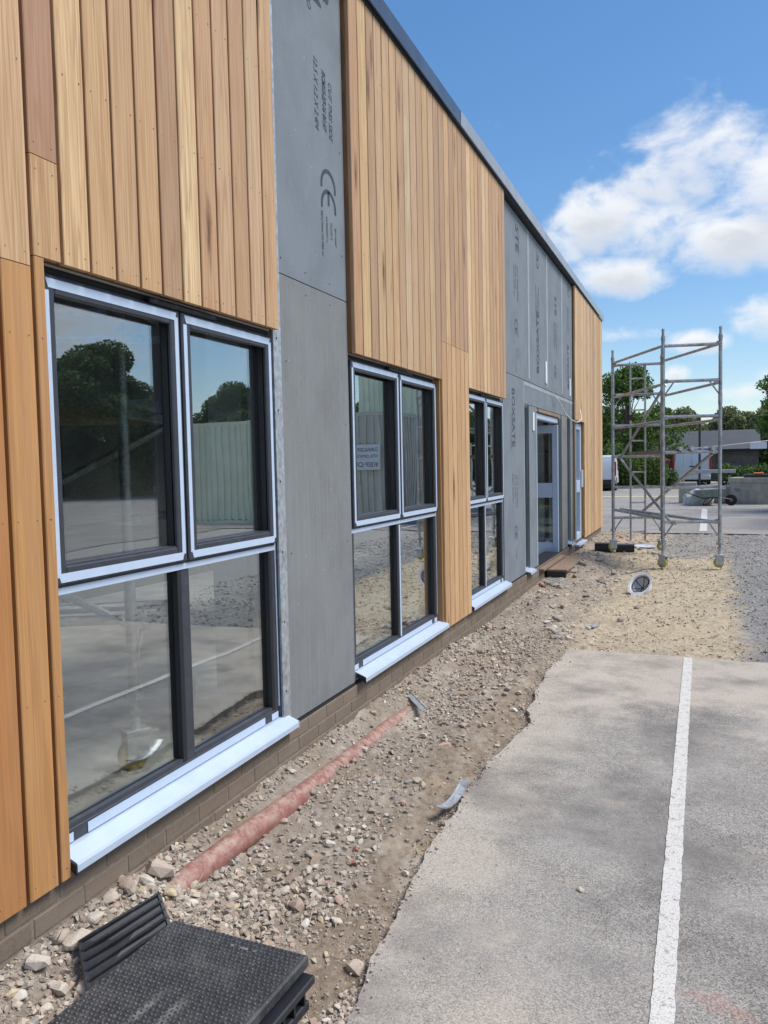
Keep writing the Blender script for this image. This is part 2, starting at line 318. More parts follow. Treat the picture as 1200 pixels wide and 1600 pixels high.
m = Mat('grass_field', .95, 0, .1); m.col(m.mix(m.noise(m.world(), .4, 6), (.06, .085, .03), (.15, .16, .07))); MT['grass'] = m.m

# ------------------------------------------------------------------ mesh helpers
class MB:
    def __init__(s): s.v = []; s.f = []
    def add(s, vs, fs):
        o = len(s.v); s.v += [tuple(v) for v in vs]; s.f += [tuple(i+o for i in f) for f in fs]; return s
    def box(s, x0, x1, y0, y1, z0, z1, M=None):
        vs = [Vector(p) for p in ((x0,y0,z0),(x1,y0,z0),(x1,y1,z0),(x0,y1,z0),(x0,y0,z1),(x1,y0,z1),(x1,y1,z1),(x0,y1,z1))]
        if M is not None: vs = [M @ v for v in vs]
        return s.add(vs, [(0,3,2,1),(4,5,6,7),(0,1,5,4),(1,2,6,5),(2,3,7,6),(3,0,4,7)])
    def bbox(s, x0, x1, y0, y1, z0, z1, b=.004, M=None):
        """bevelled box"""
        bm = bmesh.new(); bmesh.ops.create_cube(bm, size=1)
        for v in bm.verts: v.co = Vector(((x0+x1)/2+v.co.x*(x1-x0), (y0+y1)/2+v.co.y*(y1-y0), (z0+z1)/2+v.co.z*(z1-z0)))
        bmesh.ops.bevel(bm, geom=list(bm.edges), offset=b, segments=1, affect='EDGES')
        return s.frombm(bm, M)
    def frombm(s, bm, M=None):
        bm.verts.index_update()
        vs = [(M @ v.co) if M is not None else v.co.copy() for v in bm.verts]; fs = [[v.index for v in f.verts] for f in bm.faces]; bm.free()
        return s.add(vs, fs)
    def tube(s, p0, p1, r0, r1=None, n=8, cap=True):
        p0 = Vector(p0); p1 = Vector(p1); r1 = r0 if r1 is None else r1
        d = (p1-p0).normalized(); a = d.orthogonal().normalized(); b = d.cross(a)
        vs = []
        for p, r in ((p0, r0), (p1, r1)):
            for i in range(n):
                t = 2*PI*i/n; vs.append(p + a*math.cos(t)*r + b*math.sin(t)*r)
        fs = [(i, (i+1) % n, n+(i+1) % n, n+i) for i in range(n)]
        if cap: fs += [tuple(range(n))[::-1], tuple(range(n, 2*n))]
        return s.add(vs, fs)
    def path(s, pts, r, n=6):
        pts = [Vector(p) for p in pts]; rr = r if isinstance(r, (list, tuple)) else [r]*len(pts)
        vs = []; a = None
        for i, p in enumerate(pts):
            d = (pts[min(i+1, len(pts)-1)]-pts[max(i-1, 0)]).normalized()
            a = d.orthogonal().normalized() if a is None else (a-d*a.dot(d)).normalized()
            b = d.cross(a)
            for k in range(n): t = 2*PI*k/n; vs.append(p + (a*math.cos(t)+b*math.sin(t))*rr[i])
        fs = []
        for i in range(len(pts)-1):
            for k in range(n): fs.append((i*n+k, i*n+(k+1) % n, (i+1)*n+(k+1) % n, (i+1)*n+k))
        fs += [tuple(range(n))[::-1], tuple(range((len(pts)-1)*n, len(pts)*n))]
        return s.add(vs, fs)
    def prism(s, prof, y0, y1, axis='y', M=None):
        """profile in (x,z) extruded along y (or (y,z) along x)"""
        n = len(prof); vs = []
        for t in (y0, y1):
            for (a, b) in prof:
                v = Vector((a, t, b)) if axis == 'y' else Vector((t, a, b)) if axis == 'x' else Vector((a, b, t))
                vs.append(M @ v if M is not None else v)
        return s.add(vs, [tuple(range(n)), tuple(range(n, 2*n))[::-1]] + [(i, n+i, n+(i+1) % n, (i+1) % n) for i in range(n)])
    def lathe(s, prof, n=16, M=None):
        vs = []
        for (r, z) in prof:
            for i in range(n):
                t = 2*PI*i/n; v = Vector((r*math.cos(t), r*math.sin(t), z)); vs.append(M @ v if M is not None else v)
        fs = []
        for j in range(len(prof)-1):
            for i in range(n): fs.append((j*n+i, j*n+(i+1) % n, (j+1)*n+(i+1) % n, (j+1)*n+i))
        return s.add(vs, fs)
    def mesh(s, name, mat, smooth=False):
        me = bpy.data.meshes.new(name); me.from_pydata(s.v, [], s.f); me.materials.append(MT[mat] if isinstance(mat, str) else mat)
        bm = bmesh.new(); bm.from_mesh(me); bmesh.ops.recalc_face_normals(bm, faces=bm.faces); bm.to_mesh(me); bm.free()
        if smooth:
            me.polygons.foreach_set('use_smooth', [True]*len(me.polygons))
            try: me.set_sharp_from_angle(angle=R(40))
            except Exception: pass
        return me
    def build(s, name, mat, parent=None, smooth=False, **props):
        return link(name, s.mesh(name, mat, smooth), parent, **props)
def link(name, me, parent=None, **props):
    o = bpy.data.objects.new(name, me); C.objects.link(o)
    if parent is not None: o.parent = parent
    for k, v in props.items(): o[k] = v
    return o
def thing(name, label, cat, loc=(0, 0, 0), rz=0, group=None):
    o = bpy.data.objects.new(name, None); C.objects.link(o); o.location = loc; o.rotation_euler = (0, 0, rz); o.empty_display_size = .2
    return tag(o, label, cat, group)
def tag(o, label, cat, group=None):
    o['label'] = label; o['category'] = cat
    if group: o['group'] = group
    return o
def copy_tree(o, parent=None, kids={}):
    c = o.copy(); C.objects.link(c)
    if parent is not None: c.parent = parent
    for ch in list(o.children): copy_tree(ch, c)
    return c
def fast_mesh(name, V, F, mat, tint=None, smooth=False):
    """V (n,3) float, F (m,k) int"""
    me = bpy.data.meshes.new(name); n, m_, k = len(V), len(F), F.shape[1]
    me.vertices.add(n); me.vertices.foreach_set('co', V.astype(np.float32).ravel())
    me.loops.add(m_*k); me.loops.foreach_set('vertex_index', F.astype(np.int32).ravel())
    me.polygons.add(m_); me.polygons.foreach_set('loop_start', np.arange(0, m_*k, k, dtype=np.int32))
    if tint is not None:
        a = me.color_attributes.new('tint', 'FLOAT_COLOR', 'POINT'); t = np.ones((n, 4), np.float32); t[:, :3] = tint; a.data.foreach_set('color', t.ravel())
    me.materials.append(MT[mat]); me.update(calc_edges=True); me.validate()
    me.polygons.foreach_set('use_smooth', np.full(m_, smooth)); return me
# value noise
_lat = RNG.random((256, 256))
def vn(x, y):
    xi = np.floor(x).astype(int); yi = np.floor(y).astype(int); fx = x-xi; fy = y-yi
    fx = fx*fx*(3-2*fx); fy = fy*fy*(3-2*fy); L = lambda a, b: _lat[a & 255, b & 255]
    return (L(xi, yi)*(1-fx)+L(xi+1, yi)*fx)*(1-fy)+(L(xi, yi+1)*(1-fx)+L(xi+1, yi+1)*fx)*fy
def fbm(x, y, o=4):
    s = 0; a = .5; 
    for i in range(o): s = s+a*(vn(x*2**i+17.3*i, y*2**i+5.1*i)-.5); a *= .5
    return s
GY = ([-500, 7, 12, 13.5, 17.2, 24, 33, 55, 120, 600], [0, 0, .085, .12, .13, .165, .185, .22, .5, 1.0])
def gbase(x, y):
    x = np.asarray(x, float); y = np.asarray(y, float)
    g = np.interp(y, *GY); return g + 0*x
def gh(x, y):
    """height of the dug-up earth beside the wall"""
    x = np.asarray(x, float); y = np.asarray(y, float)
    near = np.clip((7.6-y)/1.2, 0, 1)
    prof_n = np.interp(x, [-.2, -.03, .12, .3, .6, .9, 1.3, 10], [.14, .115, .03, .0, -.015, -.045, -.06, -.06])
    prof_n = prof_n + np.clip((2.9-y)/1.2, 0, 1)*np.interp(x, [-.1, .15, .5, .9, 1.1, 1.4], [.02, .03, .01, .03, .035, 0])
    prof_f = np.interp(x, [-.2, 0, .25, .7, 1.3, 10], [.05, .04, .03, .0, -.01, -.005])
    h = prof_n*near+prof_f*(1-near)
    h = h + .10*np.exp(-((x-.33)/.22)**2-((y-11.9)/1.0)**2) + .07*np.exp(-((x-.35)/.2)**2-((y-8.6)/.9)**2) + .05*np.exp(-((x-.75)/.25)**2-((y-7.3)/.35)**2)
    n = fbm(x*2.3, y*2.3, 3)*.05 + fbm(x*11, y*11, 4)*.046 + np.maximum(fbm(x*34+9, y*34, 3)-.02, 0)*.05*np.clip(1.3-y/18, .3, 1)
    return gbase(x, y)+h+n*np.clip((8-x)/3, .2, 1)
def H(x, y): return float(gh(x, y))

# ================================================================== SETTING: ground
def grid(xs, ys, zf):
    X, Y = np.meshgrid(xs, ys, indexing='ij'); Z = zf(X, Y)
    V = np.stack([X, Y, Z], -1).reshape(-1, 3); ny = len(ys)
    i, j = np.meshgrid(np.arange(len(xs)-1), np.arange(ny-1), indexing='ij'); a = (i*ny+j).ravel()
    return V, np.stack([a, a+ny, a+ny+1, a+1], 1)
V, F = grid(np.concatenate([np.arange(-400, -20, 20), np.arange(-20, 60, 4), np.arange(60, 800, 25)]), np.concatenate([np.arange(-300, -20, 20), np.arange(-20, 60, 4), np.arange(60, 900, 25)]),
            lambda x, y: gbase(x, y)-.16 + np.clip((y-90)/200, 0, 1)*2)
link('terrain', fast_mesh('terrain', V, F, 'grass', smooth=True), kind='structure')
xs = np.concatenate([np.arange(-.06, 1.3, .012), np.arange(1.3, 3.2, .035), np.linspace(3.25, 9.6, 24)])
ys = np.concatenate([np.arange(-2, .9, .08), np.arange(.9, 7.2, .014), np.arange(7.2, 17.62, .035)])
V, F = grid(xs, ys, gh)
dirt = link('rubble_ground', fast_mesh('rubble_ground', V, F, 'earth', smooth=True), kind='structure')
# far car park sheet
V, F = grid(np.concatenate([np.arange(-34, -1, 3), np.arange(-1, 46, 1.5)]), np.concatenate([np.arange(17.3, 60, .9)]), lambda x, y: gbase(x, y)+.012)
# uneven near edge
e = V[:, 1] < 17.31; V[e, 1] += fbm(V[e, 0]*1.7, V[e, 0]*0, 3)*.5
link('car_park', fast_mesh('car_park', V, F, 'asphalt_far', smooth=True), kind='structure')
V, F = grid(np.arange(9.3, 46, 2), np.arange(7.0, 18.2, 1), lambda x, y: gbase(x, y)+.008)
link('side_car_park', fast_mesh('side_car_park', V, F, 'asphalt_far', smooth=True), kind='structure')
# near asphalt slab with crumbly cut edge
edge = [(1.28, -20), (1.22, -2), (1.16, 1.2), (1.08, 1.75), (1.00, 2.0), (.915, 2.34), (.905, 2.53), (.875, 2.95), (.868, 3.3), (.86, 3.75), (.864, 4.1), (.875, 4.42), (.93, 4.8), (.935, 5.0), (.86, 5.25), (.83, 5.7), (.80, 6.18), (.835, 6.6), (.855, 6.95)]
pts = []
for (a, b) in zip(edge[:-1], edge[1:]):
    n = max(1, int(math.hypot(a[0]-b[0], a[1]-b[1])/.025)) if a[1] > 0 else 3
    for k in range(n):
        t = k/n; x = a[0]+(b[0]-a[0])*t; y = a[1]+(b[1]-a[1])*t
        pts.append((x + .03*mnoise.noise((x*3, y*3.3, 0)) + .016*mnoise.noise((x*9, y*13, 3)) + .008*mnoise.noise((x*9, y*47, 3)), y))
edge_pts = list(pts)
for k in range(0, 120):
    x = .86+k*.03; pts.append((x, 6.99+.022*mnoise.noise((x*6, 2, 0))+.012*mnoise.noise((x*24, 5, 0)) + (.03*math.sin(x*1.3))))
pts += [(5, 7.0), (46, 7.0), (46, -20)]
bm = bmesh.new(); vs = [bm.verts.new((x, y, 0)) for x, y in pts]; f = bm.faces.new(vs)
r_ = bmesh.ops.extrude_face_region(bm, geom=[f]); dn = [v for v in r_['geom'] if isinstance(v, bmesh.types.BMVert)]
for v in dn: v.co.z -= .09; v.co.x += .012 if v.co.x < 1.4 else 0
bmesh.ops.recalc_face_normals(bm, faces=bm.faces); bmesh.ops.triangulate(bm, faces=[f_ for f_ in bm.faces if len(f_.verts) > 4])
me = bpy.data.meshes.new('asphalt_slab'); bm.to_mesh(me); bm.free(); me.materials.append(MT['asphalt']); slab = link('asphalt_slab', me, kind='structure')
# painted lines
def strip(name, p0, p1, w, z0, z1, mat='line', rag=.005, n=None):
    p0 = Vector(p0); p1 = Vector(p1); L = (p1-p0).length; n = n or max(2, int(L/.02)); d = (p1-p0)/L; q = Vector((-d.y, d.x))
    vs = []; fs = []
    for i in range(n+1):
        c = p0+(p1-p0)*i/n; j = c.y*19+c.x*7
        for k, sgn in ((0, -1), (1, 1)):
            o = c + q*sgn*(w/2+rag*(mnoise.noise((j*.5, k*9, 1))+.8*mnoise.noise((j*2.3, k*9, 4)))); z = z0+(z1-z0)*i/n
            vs.append((o.x, o.y, z))
        if i: fs.append((2*i-2, 2*i-1, 2*i+1, 2*i))
    mb = MB(); mb.add(vs, fs); return mb.build(name, mat, kind='structure')
strip('painted_line', (1.862, -6), (1.838, 6.985), .068, .004, .004)
for x in (4.3, 6.7, 9.1, 11.5, 13.9, 16.3):
    strip('painted_line', (x, -5), (x, 5.5), .09, .004, .004, n=60)
strip('painted_line', (4.3, 5.5), (30, 5.5), .09, .005, .005, n=60)
def gstrip(p0, p1, w, mat='line', off=.02):
    n = 14; vs = []; fs = []; a = Vector(p0); b = Vector(p1); d = (b-a).normalized(); q = Vector((-d.y, d.x))
    for i in range(n+1):
        c = a+(b-a)*i/n
        for sg in (-1, 1): o = c+q*sg*w/2; vs.append((o.x, o.y, float(gbase(o.x, o.y))+off))
        if i: fs.append((2*i-2, 2*i-1, 2*i+1, 2*i))
    mb = MB(); mb.add(vs, fs); mb.build('painted_line', mat, kind='structure')
gstrip((1.94, 17.7), (1.97, 25.0), .15); gstrip((-6, 24.9), (2.0, 25.1), .10, off=.024); gstrip((2.5, 21.6), (9, 21.8), .12); gstrip((-.9, 17.7), (-.4, 20.2), .1)
gstrip((-12, 33.2), (9, 33.4), .8, 'line_yellow'); gstrip((-12, 27.6), (.9, 27.8), .05); gstrip((4.5, 17.6), (4.5, 21), .12); gstrip((-1.2, 17.7), (-1.2, 21.2), .1)

# ---- stones
def hull(n, seed, el=(1, 1, 1)):
    rg = random.Random(seed); bm = bmesh.new()
    for _ in range(n):
        v = Vector((rg.gauss(0, 1), rg.gauss(0, 1), rg.gauss(0, 1))).normalized()*rg.uniform(.82, 1.08)
        bm.verts.new((v.x*el[0], v.y*el[1], v.z*el[2]))
    g = bmesh.ops.convex_hull(bm, input=bm.verts); bmesh.ops.delete(bm, geom=[x for x in g['geom_interior'] if isinstance(x, bmesh.types.BMVert)], context='VERTS')
    bmesh.ops.triangulate(bm, faces=bm.faces); bmesh.ops.recalc_face_normals(bm, faces=bm.faces); return bm
big_rocks = []
for k in range(10):
    bm = hull(22, 100+k, (1, random.uniform(.65, .9), random.uniform(.45, .7)))
    bmesh.ops.bevel(bm, geom=list(bm.edges), offset=.07, segments=1, affect='EDGES') if k % 2 else None
    me = bpy.data.meshes.new('stone'); bm.to_mesh(me); bm.free(); me.materials.append(MT['stone']); big_rocks.append(me)
STONE_COL = [(.42, .36, .29), (.50, .44, .36), (.36, .31, .26), (.55, .50, .43), (.33, .25, .20), (.46, .38, .32), (.60, .56, .50), (.30, .28, .27), (.42, .29, .24), (.52, .43, .27)]
def stone(x, y, size, col=None, sink=.3, k=None, rot=None, squash=(1, 1, 1), z=None):
    o = link('stone', big_rocks[k if k is not None else random.randrange(10)], dirt)
    s = size/2; o.scale = (s*squash[0], s*squash[1], s*squash[2]); o.rotation_euler = rot or (random.uniform(-.4, .4), random.uniform(-.4, .4), random.uniform(0, 6.28))
    zz = H(x, y) if z is None else z
    o.location = (x, y, zz + s*.55*squash[2]*(1-sink*2*.7)); o.color = (*(col or random.choice(STONE_COL)), 1)
    return o
hand = [(.0, 1.93, .10, 0), (-.03+.06, 1.80, .09, 3), (.05, 1.95, .115, 1), (.02, 2.06, .085, 3), (.0, 2.17, .085, 5), (.0, 2.26, .10, 4), (.03, 2.41, .13, 5), (.02, 2.34, .08, 3), (.1, 2.27, .07, 6),
        (.12, 2.05, .06, 6), (.18, 1.84, .075, 6), (.1, 1.80, .06, 3), (.17, 1.98, .05, 3), (.06, 1.70, .06, 6), (.14, 1.72, .05, 3), (.12, 2.36, .07, 9), (.20, 2.37, .06, 6), (.24, 2.44, .07, 3),
        (.54, 2.55, .085, 4), (.88, 2.33, .085, 5), (.62, 2.47, .05, 6), (.45, 2.62, .06, 3), (.35, 2.56, .06, 5), (.44, 3.04, .06, 3), (.31, 3.18, .05, 6), (.72, 2.52, .05, 3),
        (.29, 2.50, .05, 3), (.37, 4.06, .05, 5), (.53, 3.8, .055, 7), (.61, 3.78, .06, 0), (.98, 2.17, .055, 6), (1.03, 2.04, .065, 6), (.95, 2.06, .06, 5), (1.0, 1.96, .05, 3), (.56, 3.83, .07, 0),
        (.57, 8.1, .12, 7), (.75, 7.5, .09, 6), (.66, 7.4, .1, 7), (.82, 7.25, .1, 3), (.72, 7.2, .08, 7), (.62, 7.6, .11, 3), (.8, 11.3, .13, 7), (.5, 12.2, .18, 7), (.35, 11.5, .16, 7), (1.98, 9.0, .09, 0), (.5, 12.9, .14, 3), (.32, 10.9, .12, 7)]
for (x, y, s, ci) in hand: stone(x, y, s, STONE_COL[ci])
cnt = len(hand); tries = 0
while cnt < 220:
    if random.random() < .62:
        y = random.uniform(1.65, 7.2)**1.0; x = random.uniform(0, .86) if random.random() < .6 else random.uniform(0, .2)
        if y > 3 and random.random() < .3: continue
        s = random.uniform(.022, .055)*(1+.08*(y-2))
    else:
        y = random.uniform(7, 16.5); x = random.betavariate(1.1, 2)*1.6; s = random.uniform(.05, .11)
    if y < 5.3 and .03 < x < .16 and y > 2.4: continue
    if .28 < x < .9 and y < 2.1: continue
    stone(x, y, s); cnt += 1
for _ in range(46):
    y = random.uniform(1.45, 2.5); x = random.uniform(-.01, .26); stone(x, y, random.uniform(.028, .075))
for _ in range(30):
    y = random.uniform(1.9, 2.2); x = random.uniform(.89, 1.04); stone(x, y, random.uniform(.02, .055))
# gravel: joined, uncountable
protos = []
for k in range(12):
    bm = hull(11, 300+k, (1, random.uniform(.75, .98), random.uniform(.6, .85))); bm.verts.index_update()
    protos.append((np.array([v.co[:] for v in bm.verts]), np.array([[v.index for v in f.verts] for f in bm.faces]))); bm.free()
def scatter(name, P, S, cols, parent=None, mat='gravel', zlift=.12):
    Vs = []; Fs = []; Ts = []; off = 0; which = RNG.integers(0, len(protos), len(P))
    for k, (pv, pf) in enumerate(protos):
        idx = np.where(which == k)[0]
        if not len(idx): continue
        q = RNG.normal(size=(len(idx), 4)); q /= np.linalg.norm(q, axis=1)[:, None]; w, x, y, z = q.T
        Rm = np.stack([1-2*(y*y+z*z), 2*(x*y-z*w), 2*(x*z+y*w), 2*(x*y+z*w), 1-2*(x*x+z*z), 2*(y*z-x*w), 2*(x*z-y*w), 2*(y*z+x*w), 1-2*(x*x+y*y)], 1).reshape(-1, 3, 3)
        v = np.einsum('nij,kj->nki', Rm, pv)*S[idx][:, None, None]/2; v[:, :, 2] *= .8; v += P[idx][:, None, :]; v[:, :, 2] += (S[idx]*zlift)[:, None]
        n, kk = v.shape[:2]; Vs.append(v.reshape(-1, 3)); Fs.append((pf[None]+(np.arange(n)*kk)[:, None, None]+off).reshape(-1, 3)); off += n*kk
        Ts.append(np.repeat(cols[idx], kk, 0))
    me = fast_mesh(name, np.concatenate(Vs), np.concatenate(Fs), mat, np.concatenate(Ts)); return link(name, me, parent, kind='stuff')
SC = np.array(STONE_COL)
def pick(n, w, pal=SC): 
    c = pal[RNG.choice(len(pal), n, p=np.array(w)/sum(w))]; return np.clip(c*RNG.uniform(.8, 1.15, (n, 1)), 0, .7)
n = 62000; y = 1.3+RNG.random(n)**1.25*6.2; x = -.03+RNG.random(n)*.99; zone = np.exp(-((x-.42-.12*(vn(y*1.3, y*0+3)-.5))/.22)**2); zone = np.where(x < .06, .75, zone)
dn = zone*.55+.9*(vn(x*3+3, y*2.2)-.5)+.7*(vn(x*9, y*9)-.5)+.15
dn = dn+.35*(y < 2.7)-.30*((x > .66) & (y > 2.6) & (y < 6.3)); clump = RNG.random(n) < np.clip(dn, .05, 1)
inside = (x > .30) & (x < .88) & (y < 2.05)
pipezone = (x > .035) & (x < .145) & (y > 2.5) & (y < 4.9) & (RNG.random(n) > np.clip((y-3.0)*.35, .06, .55))
k = clump & ~inside & ~pipezone; x = x[k]; y = y[k]; n = len(x); S = (.0055+.034*RNG.random(n)**5.0*(.5+vn(x*2.2+7, y*1.7)))*(1+.07*(y-1.5))
scatter('gravel', np.stack([x, y, gh(x, y)], 1), S, pick(n, [3, 2, 3.4, 1.2, 2.2, 2, .6, 1.6, .9, .35])*.82+np.array([.045, .034, .024]), dirt)
n = 3200; y = 1.35+RNG.random(n)*1.3; x = -.03+RNG.random(n)*.34; x[2300:] = .89+RNG.random(900)*.14; y[2300:] = 1.8+RNG.random(900)*.45; S = .008+.03*RNG.random(n)**3
scatter('gravel', np.stack([x, y, gh(x, y)], 1), S, pick(n, [3, 3, 3, 2, 1.4, 2, 1.2, 1.4, .7, .3]), dirt)
n = 20000; y = 6.9+RNG.random(n)**1.1*10.4; x = -.02+RNG.random(n)*4.2; S = .012+.034*RNG.random(n)**3.0
k = ~((y < 7.03) & (x > .8)) & ((vn(x*2+3, y*2)+.5*vn(x*7, y*7) > .5) | (RNG.random(n) < .3)); x = x[k]; y = y[k]; S = S[k]; n = len(x)
cols = pick(n, [2, 3, 2, 2, 1, 2, 1.5, 1, .6, 2]); sandy = (x > .8) & (x < 2.25) & (y < 13); cols[sandy] = cols[sandy]*.4+np.array([.58, .50, .37])*.6
gz = (x > 2.3) | ((y > 13) & (x > 1.1)); cols[gz] = cols[gz]*.35+np.array([.27, .265, .255])*.65*RNG.uniform(.6, 1.5, (gz.sum(), 1))
scatter('gravel', np.stack([x, y, gh(x, y)], 1), S, cols, dirt)
n = 900; x = 1.0+RNG.random(n)**2*1.6; y = 1.2+RNG.random(n)*5.7; S = .003+.006*RNG.random(n)**2; x[:350] = .9+RNG.random(350)**2*.35
scatter('loose_grit', np.stack([x, y, np.zeros(n)+.001], 1), S, pick(n, [1]*10), slab, zlift=.3)
ex, ey = zip(*[q for q in pts[:-124] if q[1] > 1.4]) if False else zip(*[(x, y) for x, y in edge_pts if y > 1.4])
n = 2600; k = RNG.integers(0, len(ex), n); S = .004+.016*RNG.random(n)**3; off = RNG.normal(size=n)*.03-.03
x = np.array(ex)[k]+off; y = np.array(ey)[k]+RNG.normal(size=n)*.02
c0 = pick(n, [1]*10)*.5+np.array([.2, .185, .165])
scatter('broken_asphalt_grit', np.stack([x, y, np.where(off > 0, .001, np.maximum(gh(x, y), -.03))], 1), S, c0, slab, zlift=.3)
stone(1.52, 3.02, .035, (.55, .47, .36), z=.0)

# ================================================================== BUILDING
bld = thing('school_building', 'long single-storey building half clad in vertical cedar boards with bare grey panels', 'building', (0, 0, 0))
def part(mb, name, mat, parent=None, smooth=False, label=None):
    o = mb.build(name, mat, parent or bld, smooth)
    if label: o['label'] = label
    return o
ZB, ZT, ZR, YE = .30, 2.334, 4.505, 17.0
openings = [(1.99, 3.53, .34, 2.33), (4.43, 6.09, .34, 2.33), (6.92, 8.42, .34, 2.33), (9.53, 9.80, .30, 2.34), (10.28, 12.0, .22, 2.31), (12.75, 13.05, .30, 2.36), (13.35, 14.32, .26, 2.33)]
mb = MB(); y = -2.0
for (a, b, z0, z1) in openings:
    mb.box(-.21, -.066, y, a, 0, 4.48); mb.box(-.21, -.066, a, b, 0, z0-.006); mb.box(-.21, -.066, a, b, z1+.004, 4.48); y = b
mb.box(-.21, -.066, y, YE-.03, 0, 4.48)
part(mb, 'wall', 'plaster')
mb = MB(); mb.box(-9, -.30, YE-.3, YE-.03, 0, 4.48); mb.box(-9, -.30, -2, -1.8, 0, 4.48)
yy = -1.8
mb.box(-9, -8.8, -1.8, YE-.3, 0, 4.48)
part(mb, 'rear_wall', 'plaster_shade')
part(MB().box(-8.8, -.30, -1.8, YE-.3, .1, .26), 'floor', 'screed')
rf = MB().box(-9, -1.5, -2, YE-.03, 4.48, 4.56).box(-.45, -.066, -2, YE-.03, 4.48, 4.56); yy = -2
for k in range(7):   # unseen roof openings, added to let daylight onto the indoor floor
    rf.box(-1.5, -.45, yy, yy+.8, 4.48, 4.56); yy += 2.86
part(rf, 'roof', 'galv')
part(MB().box(-.62, -.40, 3.78, 4.06, .26, 4.48), 'column', 'white_box')
part(MB().box(-.64, -.38, 3.76, 4.08, .26, .38), 'column_base', 'white_box')
part(MB().box(-4.4, -4.3, 6.5, 12.5, .26, 4.48), 'partition', 'plaster_shade')
# cedar boards
W_ = .131
TAN = [tuple(min(.82, q*1.1) for q in c_) for c_ in [(.62, .43, .235), (.58, .385, .205), (.50, .325, .18), (.67, .49, .28), (.56, .40, .24), (.45, .30, .18), (.72, .55, .33), (.55, .35, .19), (.40, .27, .17)]]
nails = MB()
def board(y0, y1, z0, z1, col, x0=0.0, nail=True):
    g = .0062; d = .026; c = .003
    prof = [(x0-d, y0+g), (x0-d, y1-g), (x0-c, y1-g), (x0, y1-g-c), (x0, y0+g+c), (x0-c, y0+g)]
    o = MB().prism([(a-x0, b-y0) for a, b in prof], -(z1-z0)/2, (z1-z0)/2, 'z').build('cladding_board', 'timber', bld)
    o.location = (x0, y0, (z0+z1)/2); o.color = (*col, 1)
    if nail and y1 < 9:
        k = 0; zz = z0+.04
        while zz < z1:
            for yy in (y0+.028, y1-.028):
                nails.tube((x0+.0005, yy+random.uniform(-.004, .004), zz), (x0+.0014, yy, zz), .0024, n=6)
            zz += .58 if z1-z0 > .6 else z1-z0-.08
            if z1-z0 <= .08: break
    return o
def jit(c, s=.05): 
    k = random.uniform(1-s, 1+s); return tuple(min(.8, v*k) for v in c)
BR = []
def fill(y0, y1, z0, z1, w=W_, cols=None):
    n = max(1, round((y1-y0)/w)); w = (y1-y0)/n
    for i in range(n): 
        c = cols[i] if cols and i < len(cols) and cols[i] else jit(random.choice(TAN))
        board(y0+i*w, y0+(i+1)*w, z0, z1, c)
# first section, left of and above the first window
OR = [(.50, .25, .085), (.48, .235, .08), (.42, .185, .06)]
yy = 1.81-.131*22
for i in range(22):
    a, b = yy+i*.131, yy+(i+1)*.131
    jz = 2.297 if i == 21 else random.choice([2.29, 1.9, 2.6, 3.1]); board(a, b, ZB, jz-.0015, jit(OR[2] if i > 19 else OR[1])); board(a, b, jz+.0015, ZR, jit(TAN[3] if i == 21 else random.choice(TAN)))
board(1.812, 1.942, ZB, 2.295, jit(OR[0], .02)); board(1.812, 1.942, 2.298, ZR, (.60, .40, .225))
board(1.944, 1.998, ZB, 2.333, (.46, .235, .085)); 
# board right of the left jamb, jointed above the window head
board(1.944, 2.072, 2.652, ZR, (.40, .235, .155))
board(1.944, 2.072, 2.336, 2.649, (.56, .36, .19))
cl = [TAN[0], (.58, .38, .20), (.53, .35, .195), (.55, .36, .19), (.42, .275, .165), (.72, .53, .30), (.53, .33, .19), (.55, .37, .22), (.46, .29, .17), (.56, .40, .24), (.55, .36, .2)]
fill(2.075, 3.512, ZT, ZR, cols=cl)
part(MB().box(-.062, -.0275, -1.07, 1.995, ZB+.005, ZR-.005), 'cladding_backing', 'timber_dark')
part(MB().box(-.062, -.0275, 1.996, 3.508, ZT+.006, ZR-.005), 'cladding_backing', 'timber_dark')
# second section
ys2 = [4.436]
while ys2[-1] < 8.3: ys2.append(ys2[-1]+random.uniform(.124, .138))
ys2 = [4.436+(v-4.436)*(8.395-4.436)/(ys2[-1]-4.436) for v in ys2]
sec = [(.50, .31, .175), (.62, .44, .23), (.42, .29, .18), (.56, .40, .23), (.55, .38, .21), (.58, .40, .225), (.49, .34, .2), (.60, .45, .29), (.54, .39, .235), (.49, .335, .2), (.54, .37, .2), (.56, .41, .24)]
for i, (a, b) in enumerate(zip(ys2[:-1], ys2[1:])):
    c = sec[i] if i < len(sec) else jit(random.choice(TAN)); mid = (a+b)/2
    if mid < 6.09 or mid > 6.93:
        if mid > 6.09 or mid > 5.95: pass
        board(a, b, ZT, ZR, c)
    else:
        jz = 2.64; board(a, b, jz+.0015, ZR, c); board(a, b, ZB, jz-.0015, jit(random.choice([TAN[1], TAN[7], (.52, .33, .17)])))
# trim the boards between windows 2 and 3 to the jambs
lo = min(a for a, b in zip(ys2[:-1], ys2[1:]) if (a+b)/2 >= 6.09); hi = max(b for a, b in zip(ys2[:-1], ys2[1:]) if (a+b)/2 <= 6.93)
part(MB().box(-.062, -.0275, 4.436, 8.39, ZT+.006, ZR-.005), 'cladding_backing', 'timber_dark')
part(MB().box(-.062, -.0275, lo+.004, hi-.004, ZB+.005, ZT+.003), 'cladding_backing', 'timber_dark')
# reveals (timber returns)
def reveal(y, s, z0, z1, col=(.36, .185, .07)):
    o = MB().box(-.11, -.0195, min(y, y-s*.02), max(y, y-s*.02), z0, z1).build('reveal_board', 'timber', bld); o.color = (*col, 1)
reveal(lo-.0005, 1, .36, ZT-.004); reveal(13.352, 1, .36, ZT-.004)
